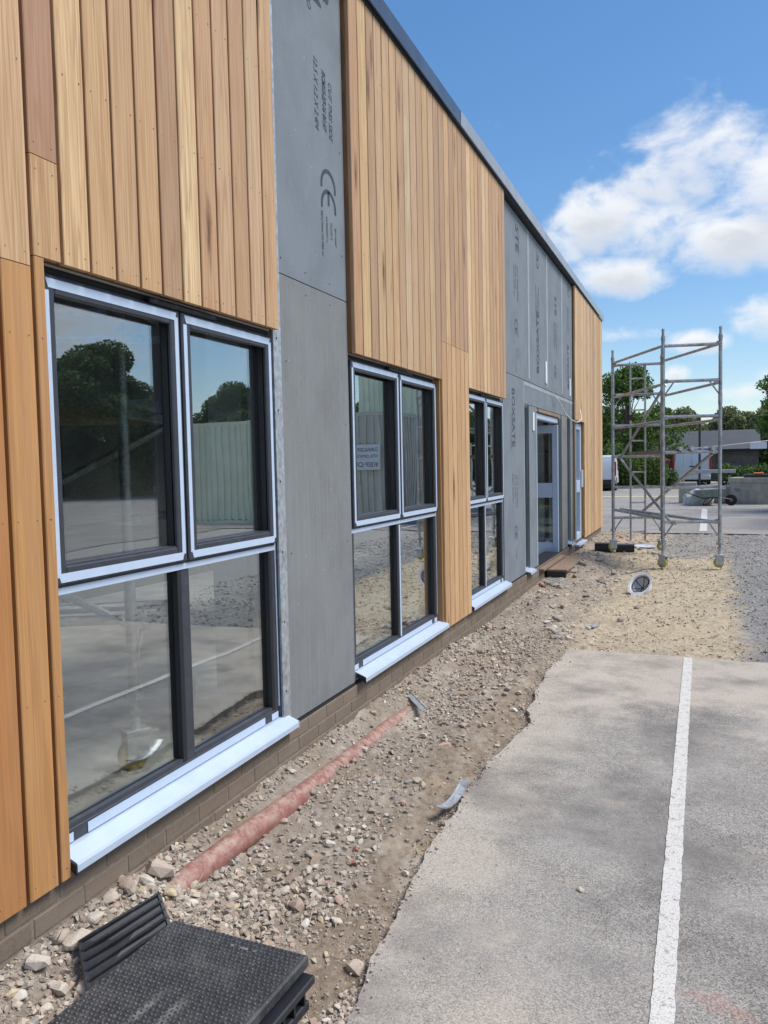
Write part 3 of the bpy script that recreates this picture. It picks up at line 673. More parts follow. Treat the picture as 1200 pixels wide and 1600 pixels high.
# third section beyond the entrance
ys3 = [13.30+i*(YE-13.30)/28 for i in range(29)]
for a, b in zip(ys3[:-1], ys3[1:]):
    mid = (a+b)/2; c = jit(random.choice(TAN[:6]), .08)
    if mid < 14.32: board(a, b, ZT, ZR, c)
    else: board(a, b, ZB, ZR, c)
lo3 = min(a for a, b in zip(ys3[:-1], ys3[1:]) if (a+b)/2 >= 14.32)
part(MB().box(-.062, -.0275, 13.304, YE-.005, ZT+.006, ZR-.005).box(-.062, -.0275, lo3+.004, YE-.005, ZB+.005, ZT+.004), 'cladding_backing', 'timber_dark')
reveal(lo3-.0005, 1, .34, ZT-.004)
n_ = nails.build('nail_heads', 'nail', bld); n_['kind'] = 'stuff'
# end wall boards (round the far corner)
for i in range(14):
    o = MB().box(-.003-.125*(i+1)+.004, -.003-.125*i, YE+.001, YE+.02, ZB, ZR).build('cladding_board', 'timber', bld); o.color = (*jit(random.choice(TAN)), 1)
# grey boards
def gpanel(y0, y1, z0, z1, mat='panel', x=-.05, label=None):
    return part(MB().bbox(x-.0125, x, y0, y1, z0, z1, .002), 'wall_panel', mat, label=label)
px = -.05
pA = gpanel(3.575, 4.434, 2.642, 4.49); pA['label'] = 'upper grey panel printed with sizes and CE mark'
gpanel(3.575, 4.434, .31, 2.638, 'panel_worn')['label'] = 'lower grey panel streaked with dust'
part(MB().bbox(-.052, -.038, 3.514, 3.572, .31, 4.49, .002).box(-.062, -.044, 3.575, 3.60, .31, 4.49), 'edge_strip', 'galv', label='galvanised edge strip')
scr = MB()
for k in range(12): scr.tube((-.038, 3.543, .5+k*.36), (-.0365, 3.543, .5+k*.36), .006, n=6)
for (yy, zz) in [(3.63, 2.72), (3.9, 2.70), (4.2, 2.70), (4.38, 2.9), (4.38, 3.5), (4.38, 1.9), (4.37, 1.2), (3.66, 2.2), (3.66, 1.2), (3.9, 2.58), (4.2, 2.58)]: scr.tube((px, yy, zz), (px+.0012, yy, zz), .005, n=6)
part(scr, 'screw_heads', 'black')
useam = [8.40, 9.84, 11.08, 12.30, 13.70]
pU = []
for a, b in zip(useam[:-1], useam[1:]): pU.append(gpanel(a+.002, b-.002, 2.643, 4.49))
pL = gpanel(8.44, 9.53, .31, 2.638)
gpanel(9.534, 13.70, 2.36, 2.638)
gpanel(9.80, 10.28, .30, 2.356); gpanel(12.22, 12.74, .28, 2.356, 'panel_worn'); gpanel(13.06, 13.70, .30, 2.356)
for yy in useam[1:-1]:
    part(MB().box(px+.0003, px+.0022, yy-.05, yy+.05, 2.68, 4.48), 'joint_tape', 'tape')
part(MB().box(px+.0003, px+.0022, 9.50, 13.6, 2.585, 2.625), 'joint_tape', 'tape')
part(MB().box(px+.0003, px+.0022, 9.485, 9.525, .32, 2.58), 'joint_tape', 'tape')
part(MB().box(px+.0003, px+.0022, 13.08, 13.14, .32, 2.58), 'joint_tape', 'tape')
for (yy, za, zb) in [(10.95, 2.72, 3.02), (13.02, 2.70, 2.98), (10.05, 2.05, 2.28)]:
    part(MB().bbox(px+.001, px+.012, yy-.05, yy+.05, za, zb, .003), 'packer', 'paper')
# printing on the panels
def text(s, y, z, size, panel, up=False, shear=.0, bold=0.0, sx=1.0, ink='ink', x=px):
    cu = bpy.data.curves.new('printed_text', 'FONT'); cu.body = s; cu.size = size; cu.extrude = .0003; cu.shear = shear; cu.offset = bold; cu.resolution_u = 2
    to = bpy.data.objects.new('tmp', cu); C.objects.link(to); dg = bpy.context.evaluated_depsgraph_get(); me = bpy.data.meshes.new_from_object(to.evaluated_get(dg)); bpy.data.objects.remove(to)
    me.materials.clear(); me.materials.append(MT[ink])
    o = link('printed_text', me, panel)
    sg = -1 if not up else 1
    o.matrix_local = Matrix(((0, 0, 1, x+.0012), (0, -sg, 0, y), (sg, 0, 0, z), (0, 0, 0, 1))) @ Matrix.Diagonal((sx, 1, 1, 1))
    return o
def ce(y, z, s, panel, up=False):
    mb = MB(); sg = -1 if not up else 1
    def arc(cz, bar):
        pr = []; n = 14
        for r in (s*.5, s*.385):
            for i in range(n+1):
                t = R(78+204*i/n); pr.append((cz+r*math.cos(t)*1.0, r*math.sin(t)))
        for i in range(n):
            q = [pr[i], pr[i+1], pr[n+1+i+1], pr[n+1+i]]
            mb.add([(px+.0014, y+(-sg)*b, z+sg*a) for a, b in q], [(0, 1, 2, 3)])
        if bar:
            q = [(cz-.45*s, .055*s), (cz-.05*s, .055*s), (cz-.05*s, -.055*s), (cz-.45*s, -.055*s)]
            mb.add([(px+.0014, y+(-sg)*b, z+sg*a) for a, b in q], [(0, 1, 2, 3)])
    arc(s*.5, False); arc(s*1.07, True); return part(mb, 'ce_mark', 'ink', panel)
yt = 4.02
text('12.5 X 1.2 X 2.4M', 4.065, 3.93, .066, pA, shear=.35, sx=.80); text('RCM15-27-16 01:57', 4.165, 3.89, .062, pA, shear=.35, sx=.64, bold=.0018); text('CUT THIS SIDE', 4.245, 3.86, .062, pA, shear=.35, sx=.80)
text('MULTIPRO', 4.0, 4.42, .07, pA, shear=.35, sx=.8); text('RCM', 4.07, 4.47, .15, pA, bold=.004, sx=.8); text('ra8', 4.19, 4.46, .12, pA, bold=.006, sx=1.1)
ce(4.215, 3.35, .20, pA)
text('REACTION TO FIRE A1', 4.115, 3.10, .030, pA, sx=.84, shear=.2); text('CATEGORY A', 4.175, 3.08, .028, pA, sx=.85); text('CLASS 2', 4.235, 3.06, .028, pA); text('EN12467', 4.29, 3.04, .028, pA)
def stamp(panel, y, zc, up, big=True, top=None):
    sg = 1 if up else -1
    if top: text(top, y, zc-sg*1.45+sg*0, .20, panel, up, bold=.004, sx=.95)
    for k in range(3): text(['CUT THIS SIDE', '27-16 01:57', '12.5X1.2X2.4M'][k], y+.06-.09*k, zc-sg*.62, .06, panel, up, shear=.3)
    ce(y-.01, zc, .17, panel, up); text('EN12467', y+.05, zc+sg*.33, .03, panel, up); text('REACTION TO FIRE A1', y-.05, zc+sg*.33, .03, panel, up)
stamp(pU[0], 9.15, 3.30, False); text('STE', 9.15, 4.38, .22, pU[0], bold=.004, sx=.9)
stamp(pU[1], 10.45, 4.15, True); text('BOXSATE', 10.47, 2.80, .20, pU[1], up=True, bold=.005, sx=.93)
stamp(pU[2], 11.72, 3.05, False); text('STE', 11.7, 4.05, .20, pU[2], bold=.004, sx=.9)
text('12.5X1.2X2.4M', 12.85, 3.7, .06, pU[3], up=True); text('CUT THIS SIDE', 12.95, 3.7, .06, pU[3], up=True); ce(12.95, 4.25, .16, pU[3], True); text('BOXSATE', 12.95, 2.80, .19, pU[3], up=True, bold=.005, sx=.85)
text('BOXSATE', 8.87, 2.50, .21, pL, bold=.003, sx=.74); text('12.5X1.2X2.4M', 8.86, 1.55, .055, pL); text('27-16 01:57', 8.97, 1.52, .055, pL); text('CUT THIS SIDE', 9.07, 1.5, .055, pL); ce(9.02, .93, .14, pL); text('EN12467', 9.02, .66, .03, pL)
text('MULTIPRO FIBRE CEMENT', 8.80, 2.2, .035, pL)
# windows
def window(y0, y1, label=None, xf=-.062, film_mull=False):
    root = bpy.data.objects.new('window', None); C.objects.link(root); root.parent = bld
    if label: root['label'] = label
    z0, z1 = .372, 2.312; ym = (y0+y1)/2; zt0, zt1 = 1.235, 1.30; fw = .045; d = .075
    def P(mb, n, m, **k): return mb.build(n, m, root, **k)
    fr = MB(); a, b = xf-d, xf
    fr.bbox(a, b, y0, y0+fw, z0, z1).bbox(a, b, y1-fw, y1, z0, z1).bbox(a, b-.001, y0+fw, y1-fw, z1-fw, z1).bbox(a, b-.001, y0+fw, y1-fw, z0, z0+.05)
    fr.bbox(a, b-.001, y0+fw, y1-fw, zt0, zt1).bbox(a, b-.002, ym-.03, ym+.03, z0+.05, zt0).bbox(a, b-.002, ym-.02, ym+.02, zt1, z1-fw)
    P(fr, 'frame', 'frame')
    P(MB().box(xf-.05, xf-.004, y0+.005, y1-.005, z1+.001, z1+.018), 'head_strip', 'black')  # plain black strip along the top of the frame
    P(MB().bbox(xf, xf+.03, ym-.2, ym+.25, z1-.012, z1+.008), 'trickle_vent', 'black')
    # opening lights above
    for (a0, a1) in ((y0+.012, ym-.006), (ym+.006, y1-.012)):
        cs = MB(); w = .062; zz0, zz1 = zt1-.03, z1-.012; x0, x1 = xf+.001, xf+.020
        cs.bbox(x0, x1, a0, a0+w, zz0, zz1, .005).bbox(x0, x1, a1-w, a1, zz0, zz1, .005).bbox(x0, x1-.0006, a0+w, a1-w, zz1-w, zz1, .005).bbox(x0, x1-.0006, a0+w, a1-w, zz0, zz0+w, .005)
        P(cs, 'casement', 'frame')
        fl = MB(); t = x1+.0008; fwid = .031; j = lambda: random.uniform(-.006, .006)
        P(MB().box(x1-.0004, t, a0+.012, a0+.012+fwid*.75, zz0+.03+j(), zz1-.05+j()), 'protective_film', 'film'); P(MB().box(x1-.0004, t, a1-.012-fwid*.75, a1-.012, zz0+.03+j(), zz1-.03+j()), 'protective_film', 'film')
        for (q0, q1) in ((zz1-.011-fwid, zz1-.011), (zz0+.008, zz0+.008+fwid)):
            c1, c2 = a0+.03+abs(j()), a1-.03-abs(j()); e = .012
            pr = [(c1, q0), (c2, q0), (c2+e, q1), (c1-e, q1)]
            P(MB().prism(pr, x1-.0004, t+.0004, 'x'), 'protective_film', 'film')
        P(MB().bbox(xf-.036, xf-.030, a0+w-.01, a1-w+.01, zz0+w-.01, zz1-w+.01, .001), 'glass_pane', 'glass')
        P(MB().box(xf-.029, xf-.0005, a1-w-.002, a1-w+.02, zz0+w, zz1-w), 'glazing_bead', 'black'); P(MB().box(xf-.029, xf-.0005, a0+w-.02, a0+w+.002, zz0+w, zz1-w), 'glazing_bead', 'black')
        P(MB().box(xf-.029, xf+.012, a0+w+.002, a1-w-.002, zz0+w-.001, zz0+w+.006), 'glazing_bead', 'frame')
    for (a0, a1) in ((y0+fw, ym-.03), (ym+.03, y1-fw)):
        P(MB().bbox(xf-.036, xf-.030, a0-.008, a1+.008, z0+.044, zt0+.006, .001), 'glass_pane', 'glass')
        P(MB().box(xf-.029, xf-.003, a1-.022, a1+.001, z0+.05, zt0), 'glazing_bead', 'black')
        P(MB().box(xf-.028, xf-.004, a0+.002, a1-.024, z0+.05, z0+.066), 'glazing_bead', 'plaster_splash' if False else 'frame')
    P(MB().box(xf, xf+.0016, y0+.01, y1-.01, zt0+.0, zt0+.024), 'protective_film', 'film')
    P(MB().box(xf+.0, xf+.0015, y1-.0115, y1-.001, z0+.06, z1-.05), 'protective_film', 'film'); P(MB().box(xf, xf+.0015, y0+.001, y0+.0105, z0+.1, z1-.05), 'protective_film', 'film')
    if film_mull: P(MB().box(xf-.002, xf+.0012, ym-.012, ym+.012, z0+.05, zt0-.01), 'protective_film', 'film')
    P(MB().box(xf, xf+.0016, y0+.14, y1-.15, z0+.004, z0+.040), 'protective_film', 'film')
    P(MB().box(xf, xf+.0016, y0+.01, y0+.07, z0+.004, z0+.036), 'protective_film', 'film'); P(MB().box(xf, xf+.0016, y1-.085, y1-.02, z0+.004, z0+.036), 'protective_film', 'film')
    # projecting sill
    pr = [(xf-.05, z0+.001), (xf+.018, z0-.002), (xf+.078, z0-.026), (xf+.083, z0-.036), (xf+.082, z0-.060), (xf+.077, z0-.060), (xf+.074, z0-.035), (xf-.05, z0-.012)]
    s = P(MB().prism(pr, y0-.002, y1+.045), 'sill', 'sill')
    P(MB().prism([(xf+.02, z0-.006), (xf+.0835, z0-.029), (xf+.0835, z0-.068), (xf+.058, z0-.048), (xf+.02, z0-.03)], y0-.010, y0-.0025), 'sill_end', 'black')
    P(MB().prism([(xf+.02, z0-.006), (xf+.0835, z0-.029), (xf+.0835, z0-.068), (xf+.058, z0-.048), (xf+.02, z0-.03)], y1+.0455, y1+.05), 'sill_end', 'sill')
    return root
window(2.0, 3.515, 'nearest window, tall with four panes')
window(4.445, lo-.03, 'middle window between grey panel and cedar', film_mull=True)
window(hi+.006, 8.425, 'third window beside the entrance panels', film_mull=True)
# slot windows at the entrance, door frame, open door
def slot(y0, y1, z0, z1):
    r = bpy.data.objects.new('window', None); C.objects.link(r); r.parent = bld; r['label'] = 'narrow slot window beside the entrance'
    MB().bbox(-.16, -.10, y0+.001, y0+.035, z0, z1).bbox(-.16, -.10, y1-.035, y1-.001, z0, z1).bbox(-.16, -.101, y0+.035, y1-.035, z1-.04, z1).bbox(-.16, -.101, y0+.035, y1-.035, z0, z0+.05).bbox(-.16, -.099, y0+.035, y1-.035, 1.22, 1.27).build('frame', 'frame', r)
    MB().box(-.14, -.134, y0+.03, y1-.03, z0+.03, z1-.03).build('glass_pane', 'glass', r)
    MB().prism([(-.1, z0+.01), (.02, z0-.02), (.022, z0-.05), (.015, z0-.05), (.012, z0-.03), (-.1, z0-.01)], y0-.02, y1+.05).build('sill', 'sill', r)
    MB().box(-.10, -.066, y1-.003, y1-.0005, z0+.02, z1-.01).build('jamb_lining', 'panel_worn', r)
slot(9.532, 9.798, .34, 2.33); slot(12.752, 13.048, .36, 2.34)
dr = bpy.data.objects.new('entrance_door', None); C.objects.link(dr); dr.parent = bld; dr['label'] = 'entrance door standing open'
MB().bbox(-.14, -.055, 10.285, 10.34, .24, 2.29).bbox(-.14, -.056, 10.34, 11.92, 2.22, 2.29).build('frame', 'film', dr); MB().bbox(-.14, -.055, 11.983, 11.998, .24, 2.29).build('jamb', 'frame', dr)
MB().bbox(-.05, -.03, 10.33, 12.02, 2.30, 2.345).build('head_board', 'plank', dr)
MB().box(-.05, .03, 10.283, 12.02, .235, .262).build('threshold', 'plank', dr)
MB().box(-.14, -.056, 11.997, 12.215, .24, 2.30).build('side_lining', 'frame', dr)
# leaf swung inward, hinged on the far jamb
lf = MB(); X1, X0 = -.085, -.98; Y = 11.93
MB().bbox(X1-.06, X1+.025, Y, Y+.05, .27, 2.2).build('door_stile', 'film', dr); MB().bbox(X0, X0+.1, Y, Y+.05, .27, 2.2).build('door_stile', 'frame', dr)
for (z0_, z1_) in ((.27, .45), (1.12, 1.34), (2.08, 2.2)): MB().bbox(X0+.1, X1-.06, Y+.002, Y+.048, z0_, z1_).build('door_rail', 'film', dr)
for (z0_, z1_) in ((.45, 1.12), (1.34, 2.08)): MB().box(X0+.1, X1-.06, Y+.02, Y+.03, z0_, z1_).build('glass_pane', 'glass', dr)
part(MB().bbox(-1.05, -.62, 12.1, 12.16, .27, 2.3).bbox(-2.4, -1.6, 12.1, 12.16, .27, 2.3), 'inner_door', 'brown_door')
part(MB().bbox(-.62, -.30, 12.1, 12.2, .26, 4.2), 'inner_wall_edge', 'plaster')
part(MB().bbox(-3.6, -1.05, 12.15, 12.3, .26, 4.2), 'inner_screen', 'brown_door')
# far side door / window
fw_ = bpy.data.objects.new('glazed_door', None); C.objects.link(fw_); fw_.parent = bld; fw_['label'] = 'far glazed door in the last cedar section'
ya, yb = 13.40, lo3-.025
MB().bbox(-.12, -.06, ya, ya+.06, .28, 2.3).bbox(-.12, -.06, yb-.12, yb, .28, 2.3).bbox(-.12, -.061, ya+.06, yb-.12, 2.2, 2.3).bbox(-.12, -.061, ya+.06, yb-.12, .28, .42).bbox(-.12, -.061, ya+.06, yb-.12, 1.12, 1.32).build('frame', 'film', fw_)
MB().box(-.10, -.094, ya+.05, yb-.11, .4, 2.22).build('glass_pane', 'glass', fw_)
MB().bbox(-.055, -.02, yb-.10, yb-.04, 1.2, 1.5).build('handle', 'paper', fw_)
MB().prism([(-.1, .285), (.04, .262), (.042, .235), (-.1, .25)], ya-.01, yb+.01).build('sill', 'sill', fw_)
part(MB().box(-.8, -.13, 14.5, 14.56, .26, 2.3), 'inner_door', 'brown_door')
# brick base
part(MB().box(-.30, -.036, -2, YE-.01, -.4, .296), 'base_wall', 'mortar')
bme = MB().bbox(-.02, .004, 0, .215, 0, .065, .003).mesh('brick', 'brick')
for r in range(4):
    z = .2275-.075*r; off = .1125 if r % 2 else 0; i = 0; y = .62-off
    while y < YE-.22:
        o = link('brick', bme, bld); o.location = (-.036-random.uniform(0, .0015), y, z); y += .225
        k = random.uniform(.8, 1.15); o.color = (.165*k, .125*k, .098*k, 1)
part(MB().box(-.28, -.040, -.5, YE-.02, .2962, .306), 'damp_course', 'black')
# roof edge flashing in lengths
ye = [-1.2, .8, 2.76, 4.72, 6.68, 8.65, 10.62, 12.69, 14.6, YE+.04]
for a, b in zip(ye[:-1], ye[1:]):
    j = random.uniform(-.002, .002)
    part(MB().prism([(.034+j, 4.525), (.036+j, 4.64), (-.20, 4.655), (-.20, 4.640), (.024+j, 4.628), (.024+j, 4.525)], a+.002, b-.002), 'roof_flashing', 'flash' if a < 6 else 'flash_sky_sheen')
part(MB().box(-.06, .008, -1.2, YE, 4.4905+.016, 4.53), 'eaves_gap', 'black')

# ================================================================== SCAFFOLD TOWER
def pt(B, C_, D, u, v, z):      # u along B-C, v along B-D
    p = Vector(B)+(Vector(C_)-Vector(B))*u+(Vector(D)-Vector(B))*v; return Vector((p.x, p.y, z))
def tower(name, label, B, C_, D, base, group=None, colr='alu', top=3.50, loc=(0, 0, 0)):
    t = thing(name, label, 'scaffold tower', (B[0], B[1], base[0]), 0, group); O = Vector((B[0], B[1], base[0]))
    p = lambda u, v, z: pt(B, C_, D, u, v, z)-O
    LV = [.757, 1.252, 1.752, 2.256, 2.758, 3.257]; LF = [.712, 1.213, 1.716, 2.22, 2.724, 3.207]
    for (u, v, zb) in ((0, 0, base[0]), (1, 0, base[1]), (0, 1, base[2]), (1, 1, base[3])):
        a = (u, v) if True else None
        q = lambda z: p(u, v, z)
        tp = top if v == 0 else top-.05
        leg = MB().tube(q(zb+.36), q(tp-.10), .0255, n=10).tube(q(zb+.22), q(zb+.40), .019, n=8).tube(q(zb+.33), q(zb+.36), .045, n=8).tube(q(zb+.27), q(zb+.285), .036, n=8)
        leg.tube(q(2.42), q(2.56), .029, n=10).tube(q(tp-.13), q(tp), .019, n=8).tube(q(tp-.17), q(tp-.125), .03, n=8).tube(q(tp-.03), q(tp-.01), .022, n=8)
        leg.build('leg', colr, t, smooth=True)
        if v == 0 or True:
            c = q(zb); ang = random.uniform(-.6, .6) if not (u == 1 and v == 0) else .1
            M = Matrix.Translation(c) @ Matrix.Rotation(ang, 4, 'Z')
            cs = MB().bbox(-.055, .055, -.035, -.028, .045, .17, .003, M).bbox(-.055, .055, .028, .035, .045, .17, .003, M).bbox(-.06, .06, -.042, .042, .165, .19, .003, M).tube(M @ Vector((0, 0, .18)), M @ Vector((0, 0, .24)), .024, n=8)
            cs.tube(M @ Vector((0, -.045, .08)), M @ Vector((0, .045, .08)), .010, n=8).bbox(.05, .11, -.02, .02, .15, .165, .002, M)
            cso = cs.build('castor', 'plaster_splash', t)
            MB().lathe([(.03, -.024), (.062, -.024), (.071, -.018), (.071, .018), (.062, .024), (.03, .024)], 20, M @ Matrix.Translation((-.012, 0, .072)) @ Matrix.Rotation(PI/2, 4, 'X')).build('wheel', 'yellow', cso, smooth=True)
    fr = lambda mb, n='rail': mb.build(n, colr, t, smooth=True)
    for z in LV: fr(MB().tube(p(.03, 0, z), p(.97, 0, z), .0225, n=8))
    for z in LF: fr(MB().tube(p(.03, 1, z), p(.97, 1, z), .0225, n=8))
    # ladder section in the far frame
    for (u) in (.36, .66):
        fr(MB().tube(p(u, 1, .33), p(u, 1, 2.30), .016, n=8), 'ladder_stile'); fr(MB().tube(p(u, 1, 2.40), p(u, 1, 3.2), .016, n=8), 'ladder_stile')
    for z in (.48, .96, 1.46, 1.97, 2.47, 2.98): fr(MB().tube(p(.36, 1, z), p(.66, 1, z), .013, n=6), 'rung')
    # knee braces
    for v, L in ((0, LV), (1, LF)):
        for z, dz in ((L[0], -.21), (L[4], -.2)):
            fr(MB().tube(p(.2, v, z), p(.02, v, z+dz), .012, n=6), 'knee_brace'); fr(MB().tube(p(.8, v, z), p(.98, v, z+dz), .012, n=6), 'knee_brace')
    # long horizontals A-B and D-C
    for z0, z1 in ((3.26, 3.28), (2.72, 2.72), (2.20, 2.22)):
        fr(MB().tube(p(0, .03, z0), p(0, .97, z1-.04), .021, n=8)); fr(MB().tube(p(1, .03, z0), p(1, .97, z1-.04), .021, n=8))
    fr(MB().tube(p(.03, .03, .80), p(-.02, .97, .85), .024, n=8)); fr(MB().tube(p(.95, .03, .75), p(.05, .9, .86), .024, n=8))
    # diagonals
    fr(MB().tube(p(.06, .02, 2.72), p(.12, .94, 1.72), .021, n=8), 'diagonal_brace'); fr(MB().tube(p(.17, .02, .74), p(.1, .94, 1.68), .021, n=8), 'diagonal_brace')
    fr(MB().tube(p(.88, .02, 1.72), p(.55, .94, .82), .023, n=8), 'diagonal_brace')
    # clamps
    cl = MB()
    for (u, v, z) in ((.05, 0, 2.76), (.93, 0, 2.74), (.1, .95, 1.72), (.9, 0, 1.75), (.05, 0, 2.25), (.2, 0, .75), (.95, 0, .76), (.02, .97, 3.2), (.97, 0, 3.27), (.08, .97, 2.7)):
        MB().bbox(-.032, .032, -.03, .03, -.026, .026, .008, Matrix.Translation(p(u, v, z)) @ Matrix.Rotation(.4, 4, 'X')).build('clamp', colr, t)
    # work platform
    dx = (Vector(C_)-Vector(B)).to_2d(); ang = math.atan2(dx.y, dx.x)
    pl = []
    for (u, v) in ((.08, .02), (.94, .02), (.94, .95), (.28, .95)): pl.append(p(u, v, 1.79))
    vs = pl+[q-Vector((0, 0, .055)) for q in pl]
    MB().add(vs, [(0, 1, 2, 3), (7, 6, 5, 4), (0, 4, 5, 1), (1, 5, 6, 2), (2, 6, 7, 3), (3, 7, 4, 0)]).build('platform', 'plank', t)
    hk = MB()
    for u in (.3, .5, .86): hk.tube(p(u, -.02, 1.80), p(u, .03, 1.80), .033, n=8)
    hk.build('platform_hook', colr, t)
    return t
Bp, Cp, Dp = (1.412, 12.03), (2.19, 12.17), (1.335, 13.80)
def hz(p): return H(*p)
Ap = (Dp[0]+.0-.80, Dp[1]-.12)
# frame order in tower(): u from B to C, v from B to A
tw = tower('scaffold_tower', 'aluminium scaffold tower standing on the rubble beyond the building corner', (1.412, 12.03), (2.165, 12.20), (.565, 13.55), (.10, .10, .16, .16))
# ================================================================== small things on the ground
# box pads under the far leg
def padbox(x, y, rz, label):
    z = H(x, y)+.01; M = None; mb = MB().bbox(-.15, .15, -.11, .11, 0, .12, .008)
    o = tag(mb.build('base_box', 'black_plastic'), label, 'base block', 'black blocks beside the scaffold leg'); o.location = (x, y, z); o.rotation_euler = (0, 0, rz)
    for k in range(3): MB().box(-.12+k*.09, -.06+k*.09, -.133, -.1305, .015, .07).build('recess', 'post', o)
padbox(.40, 13.72, .05, 'black plastic block left of the scaffold leg nearest the building'); padbox(.73, 13.82, .08, 'black plastic block right of the scaffold leg nearest the building')
z = H(1.12, 13.6)
d_ = MB().lathe([(0, .012), (.12, .012), (.2, .03), (.23, .045), (.235, .045), (.2, .02), (.1, 0), (0, 0)], 24); o = tag(d_.build('clear_dish', 'clear', smooth=True), 'clear plastic lid lying on the ground beside the black blocks', 'plastic lid'); o.location = (1.0, 14.5, z+.01); o.rotation_euler = (.03, .04, 0); o.scale = (.8, .8, .8)
# helmet, upside down, opening tilted towards the viewer
hx, hy = 1.245, 9.95; hz_ = H(hx, hy)
hel = thing('hard_hat', 'white hard hat lying upturned on the sandy ground showing its straps', 'hard hat', (hx, hy, hz_), 0)
tilt = Matrix.Translation((0, 0, .112)) @ Matrix.Rotation(R(-12), 4, 'Z') @ Matrix.Rotation(R(44), 4, 'X') @ Matrix.Rotation(R(-12), 4, 'Y')
prof = [(.002, -.150), (.05, -.144), (.088, -.120), (.110, -.085), (.120, -.045), (.125, -.01), (.127, .0), (.150, .006), (.151, .011), (.124, .008), (.117, -.01), (.112, -.045), (.102, -.083), (.08, -.114), (.045, -.136), (.002, -.141)]
MB().lathe(prof, 32, tilt @ Matrix.Diagonal((1.0, 1.16, 1, 1))).build('shell', 'white_plastic', hel, smooth=True)
MB().prism([(-.085, -.13), (.085, -.13), (.07, -.185), (.03, -.205), (-.03, -.205), (-.07, -.185)], .004, .011, 'z', tilt).build('peak', 'white_plastic', hel)
MB().lathe([(.0, -.133), (.04, -.130), (.075, -.110), (.098, -.08), (.108, -.045)], 24, tilt @ Matrix.Diagonal((1, 1.16, 1, 1))).build('lining', 'liner', hel, smooth=True)
for k in range(3):
    a = R(20+60*k); pts = []
    for i in range(13):
        t = -1+2*i/12; r = t*.102; pts.append(tilt @ Vector((r*math.cos(a), r*1.16*math.sin(a), -.020-.055*(1-t*t))))
    MB().path(pts, .005, 4).build('strap', 'strap', hel)
MB().path([tilt @ Vector((.103*math.cos(2*PI*i/28), .103*1.16*math.sin(2*PI*i/28), -.012)) for i in range(28)], .006, 5).build('headband', 'strap', hel)
# terracotta pipe, half buried
pp = [(.035, 2.35, .018), (.05, 2.52, .040), (.07, 2.9, .045), (.083, 3.3, .034), (.083, 3.6, .022), (.083, 3.9, .008), (.083, 4.2, .004), (.09, 4.5, .004), (.10, 4.85, -.008), (.11, 5.2, -.04)]
pts = []
for a, b in zip(pp[:-1], pp[1:]):
    for k in range(8):
        t = k/8; pts.append([a[i]+(b[i]-a[i])*t for i in range(3)])
mb = MB().path([(x+.03, y, z-.002) for x, y, z in pts], [.053]*len(pts), 24)
tag(mb.build('drain_pipe', 'pipe', smooth=True), 'dusty red drain pipe half buried along the foot of the wall', 'pipe')
# metal offcuts
def offcut(x, y, L, w, rz, label, curve=0.0, ry=.0, zoff=.012, mat='galv'):
    mb = MB(); n = 7; vs = []; fs = []
    for i in range(n+1):
        t = -L/2+L*i/n; c = curve*(t/L)**2*L
        for (yy, zz) in ((-w/2, .008), (-w/2, 0), (w/2, 0), (w/2, .008), (w/2-.003, .008), (w/2-.003, .0025), (-w/2+.003, .0025), (-w/2+.003, .008)): vs.append((t, yy, zz+c))
        if i:
            for k in range(8): fs.append(((i-1)*8+k, (i-1)*8+(k+1) % 8, i*8+(k+1) % 8, i*8+k))
    fs += [tuple(range(8)), tuple(range(n*8, n*8+8))]
    o = tag(mb.add(vs, fs).build('metal_offcut', mat), label, 'metal strip'); o.location = (x, y, H(x, y)+zoff); o.rotation_euler = (.05, ry, rz); return o
offcut(.135, 4.98, .52, .045, R(-55), 'straight galvanised channel offcut lying across the buried end of the pipe', zoff=.03)
offcut(.825, 3.62, .32, .045, R(84), 'bent galvanised channel offcut lying at the asphalt edge', curve=.5, ry=-.04, zoff=.045)
offcut(.93, 7.87, .26, .05, R(64), 'short grey strip on the earth just beyond the asphalt', zoff=.02, mat='rail')
offcut(.22, 10.05, .55, .05, R(-55), 'thin grey strip lying beside the plank step', zoff=.06, mat='rail'); offcut(.73, 10.6, .25, .05, R(-50), 'small grey strip on the brown earth between step and hard hat', zoff=.02, mat='rail')
# fragments of brick
def frag(x, y, s, col, label, sq=(1, .8, .7)):
    bm = hull(14, int(x*1000+y*77), (1, .75, .6)); me = bpy.data.meshes.new('brick_fragment'); bm.to_mesh(me); bm.free(); me.materials.append(MT['stone'])
    o = tag(link('brick_fragment', me), label, 'brick fragment', 'broken bricks lying on the rubble'); o.scale = [s/2*v for v in sq]; o.location = (x, y, H(x, y)+s*.12); o.rotation_euler = (.2, .1, random.uniform(0, 3)); o.color = (*col, 1)
frag(.555, 4.36, .10, (.46, .30, .22), 'pale orange brick piece on the rubble right of the long metal offcut', (1.1, .7, .7))
frag(.60, 2.93, .075, (.33, .10, .06), 'dark red brick piece on the earth midway between pipe and asphalt', (1.3, .6, .5)); frag(.56, 3.05, .05, (.34, .12, .10), 'small dark red brick chip behind the dark red brick piece')
frag(.36, 3.78, .07, (.42, .24, .17), 'orange brown brick piece close to the right side of the pipe'); frag(.30, 4.15, .06, (.40, .22, .16), 'orange brown brick piece just before the long metal offcut'); frag(.2, 5.9, .06, (.34, .12, .08), 'red brick piece near the wall below the second window')
frag(.36, 10.7, .13, (.40, .17, .11), 'red brick lump on the rubble below the plank step'); frag(.66, 9.55, .11, (.30, .13, .09), 'red brown brick lump left of the hard hat'); frag(.08, 9.9, .14, (.42, .15, .09), 'orange red brick lump against the wall left of the step')
